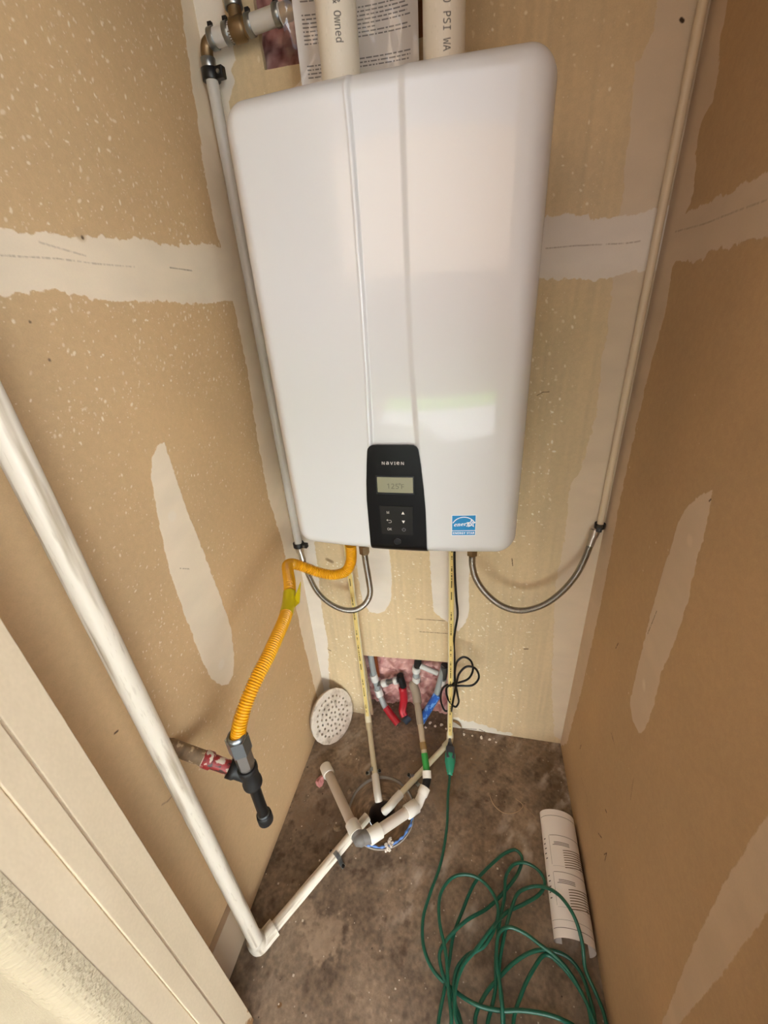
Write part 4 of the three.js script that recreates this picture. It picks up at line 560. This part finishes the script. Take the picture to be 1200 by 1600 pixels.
// ---------------------------------------------------------------- power cord and extension cord
{
  const t = thing('power_cord', 'black power cord with a bundled loop hanging from the heater', 'cord'), z = 0.05, k = (x, y, zz) => BK(560 + x / 5.714, 1010 + y / 5.714, zz);
  const path = [BK(710, 856, 0.13), BK(710, 875, 0.125), BK(711, 905, 0.11), BK(713, 935, 0.095), BK(715, 960, 0.085), BK(711, 985, 0.075), BK(709, 1005, 0.066),
    k(856, 60, 0.06), k(856, 160, 0.055), k(848, 260, 0.05), k(842, 380, 0.05), k(838, 480, 0.052), k(820, 560, 0.058), k(780, 578, 0.062), k(745, 520, 0.064), k(735, 440, 0.064), k(760, 365, 0.064), k(820, 335, 0.068), k(900, 322, 0.07), k(980, 290, 0.068), k(1022, 215, 0.066), k(1000, 125, 0.066), k(940, 95, 0.068), k(885, 130, 0.072), k(862, 210, 0.074),
    k(868, 330, 0.072), k(885, 430, 0.07), k(895, 500, 0.068), k(865, 540, 0.068), k(815, 495, 0.07), k(785, 420, 0.072), k(800, 355, 0.076), k(900, 352, 0.082), k(1020, 345, 0.08), k(1076, 275, 0.078), k(1040, 195, 0.078), k(970, 180, 0.08), k(905, 235, 0.084), k(875, 330, 0.086), k(858, 420, 0.082), k(835, 540, 0.072), k(820, 640, 0.064), k(815, 720, 0.06), k(812, 790, 0.058)];
  const e = FL(703, 1158, 0.02); path.push(BK(702.5, 1152, 0.06), FL(703, 1160, 0.041));
  mesh('cord', sweep(path, 0.0033, { seg: 700, radial: 8 }), mat(0x0d0d0e, 0.35), t);
  const tie = k(848, 330, 0.066); mesh('twist_tie', new THREE.TorusGeometry(0.011, 0.0016, 6, 18).rotateX(Math.PI / 2).translate(tie.x, tie.y, tie.z), blackPlastic, t);
  const a = FL(703, 1160, 0.04), b = FL(703.5, 1184, 0.032), m = a.clone().lerp(b, 0.3);
  mesh('plug', [lathe(a.clone().lerp(b, -0.25), m, [[0.004, 0], [0.0055, 0.4], [0.011, 1]], 14), orient(new RoundedBoxGeometry(0.027, a.distanceTo(b) * 0.82, 0.024, 2, 0.004).translate(0, a.distanceTo(b) * 0.41, 0), m, b)], mat(0x3c3e44, 0.4), t, 'dark grey plug');
  const X = thing('extension_cord', 'green extension cord running from the plug to a tangled coil on the floor', 'cord'), green = mat(0x165a45, 0.36, { clearcoat: 0.2 });
  const c0 = FL(703.4, 1177, 0.034), c1 = FL(703, 1211, 0.017), L = c0.distanceTo(c1);
  mesh('socket', orient(new THREE.LatheGeometry([[0.0001, 0], [0.0165, 0], [0.0175, 0.06], [0.0175, 0.42], [0.0135, 0.7], [0.0115, 0.78], [0.0115, 0.86], [0.0085, 0.88], [0.0085, 1], [0.0001, 1]].map(([r, s]) => new THREE.Vector2(r, s * L)), 18).scale(1, 1, 0.82), c0, c1), mat(0x2c8a6a, 0.35), X, 'green moulded socket');
  const passes = [ // pixels of a crop of the photograph whose origin is (620, 1240), 3.529 times enlarged; last entry: lift above the floor in mm
    [[292, -90, 9], [288, -40], [283, 0], [280, 100], [275, 200], [240, 400], [180, 570], [145, 700], [148, 850], [200, 980], [300, 1080], [430, 1180, 22], [560, 1213, 20], [680, 1213], [800, 1230], [900, 1262], [990, 1300, 6], [1040, 1380], [960, 1460], [700, 1480], [480, 1420]],
    [[430, 1271, 12], [480, 1130], [560, 1030], [650, 940], [760, 884, 16], [860, 885, 16], [950, 930], [1010, 1010], [1050, 1120], [1085, 1271], [1080, 1400], [960, 1500], [600, 1530], [330, 1480], [230, 1380]],
    [[230, 1271, 5], [260, 1100], [290, 930], [310, 800], [360, 660], [430, 500], [520, 400], [600, 335], [655, 320], [688, 358], [670, 440], [600, 540], [500, 640], [380, 720, 14], [270, 830], [236, 900], [250, 1000], [290, 1100], [350, 1271], [360, 1390], [310, 1440], [290, 1380]],
    [[300, 1271, 16], [285, 1100], [270, 900], [235, 720], [240, 580], [300, 490], [370, 468], [450, 490], [520, 560], [555, 650], [545, 740], [480, 860], [380, 920], [325, 1000], [315, 1100], [340, 1260], [420, 1380], [480, 1370]],
    [[500, 1271, 6], [540, 1100], [545, 900], [565, 720], [592, 580], [600, 470], [640, 408], [700, 395], [775, 435], [812, 500], [790, 562], [700, 622], [600, 672], [520, 770, 18], [430, 890], [360, 980], [320, 1120], [330, 1280], [450, 1420], [560, 1400]],
    [[585, 1271, 8], [575, 1130], [560, 1000], [590, 800], [630, 650], [665, 568], [730, 535], [800, 555, 30], [880, 640, 62], [950, 760, 72], [1000, 880, 50], [1030, 1000, 20], [1095, 1130, 8], [1150, 1250], [1150, 1400], [1000, 1530], [760, 1500], [650, 1400]],
    [[640, 1271, 5], [680, 1130], [740, 1000], [820, 905], [905, 970], [990, 1080], [1050, 1200], [1060, 1350], [900, 1440], [680, 1420], [590, 1330]],
    [[575, 1200, 15], [560, 1060], [545, 920], [560, 800], [612, 766], [700, 800], [790, 868], [860, 920], [940, 1010], [1010, 1130], [1075, 1280], [1100, 1360]],
  ];
  const pts = [c1.clone().lerp(c0, 0.1)]; let h = 9; const wall = W - 0.012, g = (p) => { const q = FL(620 + p[0] / 3.529, 1240 + p[1] / 3.529, 0.006); q.x = Math.min(q.x, wall); q.z = Math.min(q.z, 0.75); return q; };
  passes.forEach((ps, n) => ps.forEach((p) => { if (p[2] !== undefined) h = p[2]; const q = g(p); q.y = 0.0055 + (h + n * 2.2) * 0.001; pts.push(q); }));
  mesh('cable', sweep(pts, 0.0041, { seg: 1500, radial: 9 }), green, X);
}

// ---------------------------------------------------------------- curled sheet, wire, chips
{
  const a = FL(868, 1286, 0), b = FL(906, 1497, 0), R = 0.047, z0 = a.z - 0.005, z1 = b.z - 0.01, cx = W - R - 0.004;
  const T = canvasTex(512, 1024, (c, w, h) => {
    c.fillStyle = '#efe6dc'; c.fillRect(0, 0, w, h); c.strokeStyle = '#6e6156'; c.fillStyle = '#5c5148'; c.lineWidth = 4;
    const ln = (x0, y0, x1, y1) => { c.beginPath(); c.moveTo(x0, y0); c.lineTo(x1, y1); c.stroke(); }; const r = rng(8);
    ln(120, 62, 470, 62); ln(130, 958, 480, 958); c.lineWidth = 2; ln(120, 905, 480, 905);
    for (const y of [245, 555]) { c.lineWidth = 4; ln(190, y, 470, y); c.lineWidth = 1.5; ln(185, y, 185, y + 250); c.fillRect(215, y + 58, 90, 5); c.fillRect(215, y + 70, 90, 5); c.fillRect(205, y + 82, 100, 5); c.lineWidth = 6; c.strokeStyle = '#6b5638'; for (let k = 0; k < 8; k++) { c.beginPath(); c.moveTo(262, y + 128 + k * 20); c.quadraticCurveTo(350, y + 96 + k * 20, 468, y + 92 + k * 17); c.stroke(); } c.lineWidth = 1.5; c.strokeStyle = '#6e6156'; for (let k = 0; k < 4; k++) ln(360 + k * 28, y + 90 + r() * 20, 356 + k * 28, y + 210 + r() * 20); c.fillRect(355, y + 228, 34, 5); c.fillRect(366, y + 218, 5, 30); c.lineWidth = 1; ln(190, y + 262, 470, y + 262); for (let k = 0; k < 5; k++) c.fillRect(128 + r() * 12, y + 20 + k * 42, 20, 9); }
  });
  const n = 40, m = 30, pos = [], uv = [], idx = []; for (let j = 0; j <= m; j++) for (let i = 0; i <= n; i++) { const t = i / n, A = Math.PI * (1.32 - 1.55 * t), rr = R * (1 - 0.05 * t) * (j / m > 0.85 ? 1 - 0.1 * (j / m - 0.85) : 1); pos.push(cx + rr * Math.cos(A) , Math.max(0.0015, 0.022 + rr * 0.82 * Math.sin(A)), z0 + (z1 - z0) * j / m + 0.012 * (t - 0.5)); uv.push(t, 1 - j / m); }
  for (let j = 0; j < m; j++) for (let i = 0; i < n; i++) { const q = j * (n + 1) + i; idx.push(q, q + n + 1, q + 1, q + 1, q + n + 1, q + n + 2); }
  const g = new THREE.BufferGeometry(); g.setAttribute('position', new THREE.Float32BufferAttribute(pos, 3)); g.setAttribute('uv', new THREE.Float32BufferAttribute(uv, 2)); g.setIndex(idx); g.computeVertexNormals();
  tag(mesh('paper_sheet', g, mat(0xffffff, 0.8, { map: T, side: THREE.DoubleSide })), 'curled sheet of printed paper lying along the tan wall', 'paper');
}
tag(mesh('wire', sweep([[765, 1243], [772, 1258], [785, 1269], [800, 1271], [813, 1265], [817, 1258], [806, 1248]].map(([x, y]) => FL(x, y, 0.0025)), 0.0011, { seg: 50, radial: 6 }), mat(0xb09470, 0.6)), 'thin tan wire curled on the concrete above the paper sheet', 'wire');
tag(mesh('wire', sweep([[818, 1259], [828, 1268], [838, 1278]].map(([x, y]) => FL(x, y, 0.0025)), 0.0009, { seg: 20, radial: 6 }), mat(0x9a7e5c, 0.6)), 'short straight wire end touching the curled paper sheet', 'wire');
{
  const r = rng(31), chip = (px, py, s, m, label, group, cat) => { const g = new THREE.IcosahedronGeometry(s, 1), p = g.attributes.position, sd = Math.floor(r() * 1e4); for (let i = 0; i < p.count; i++) { const v = V(p.getX(i), p.getY(i), p.getZ(i)); const k = 0.65 + 0.7 * hash(Math.round(v.x * 9e3), Math.round(v.y * 9e3) + Math.round(v.z * 7e3), sd); p.setXYZ(i, v.x * k * 1.2, v.y * k * 0.6, v.z * k); } g.computeVertexNormals(); const c = FL(px, py, 0); const o = mesh('chip', g.rotateY(r() * 6).translate(c.x, s * 0.45, c.z), m); tag(o, label, cat, group); };
  const plaster = mat(0xe6dccd, 0.9), brown = mat(0x9a8468, 0.9);
  for (const [x, y, s] of [[608, 1315, 5], [604, 1321, 5.5], [611, 1321, 5], [607, 1327, 6], [613, 1317, 4], [603, 1329, 4], [610, 1311, 4]]) chip(x, y, s * 0.001, plaster, 'white plaster crumb in the small pile beside the floor drain', 'plaster crumbs beside the drain', 'crumb');
  chip(527, 1296, 0.009, brown, 'flat tan chip beside the dark grey elbow', undefined, 'chip'); chip(546, 1238, 0.006, brown, 'small tan chip by the drain rim', undefined, 'chip');
  const rubble = 'small plaster crumb along the foot of the back wall'; for (const [x, y, s] of [[725, 1148, 4], [738, 1150, 3], [752, 1153, 5], [765, 1156, 4], [775, 1160, 3], [672, 1130, 5], [680, 1135, 4], [690, 1133, 5], [665, 1137, 4], [697, 1139, 3]]) chip(x, y, s * 0.001, plaster, rubble, 'crumbs along the back wall', 'crumb');
  const lump = mat(0xc98a86, 0.9); chip(501, 1222, 0.014, lump, 'pink lump beside the grey-brown pipe', undefined, 'lump');
}

tag(mesh('paper_scrap', sweep([[707, 1126], [713, 1128], [719, 1133], [722, 1139]].map(([x, y]) => BK(x, y, 0.006)), (u, L) => 0.004 * Math.sin(Math.PI * Math.min(1, u / L + 0.15)) + 0.0008, { seg: 24, radial: 8 }), mat(0x8a6a44, 0.9)), 'curled brown scrap at the foot of the back wall beside the plug', 'scrap');

renderer.render(scene, camera);
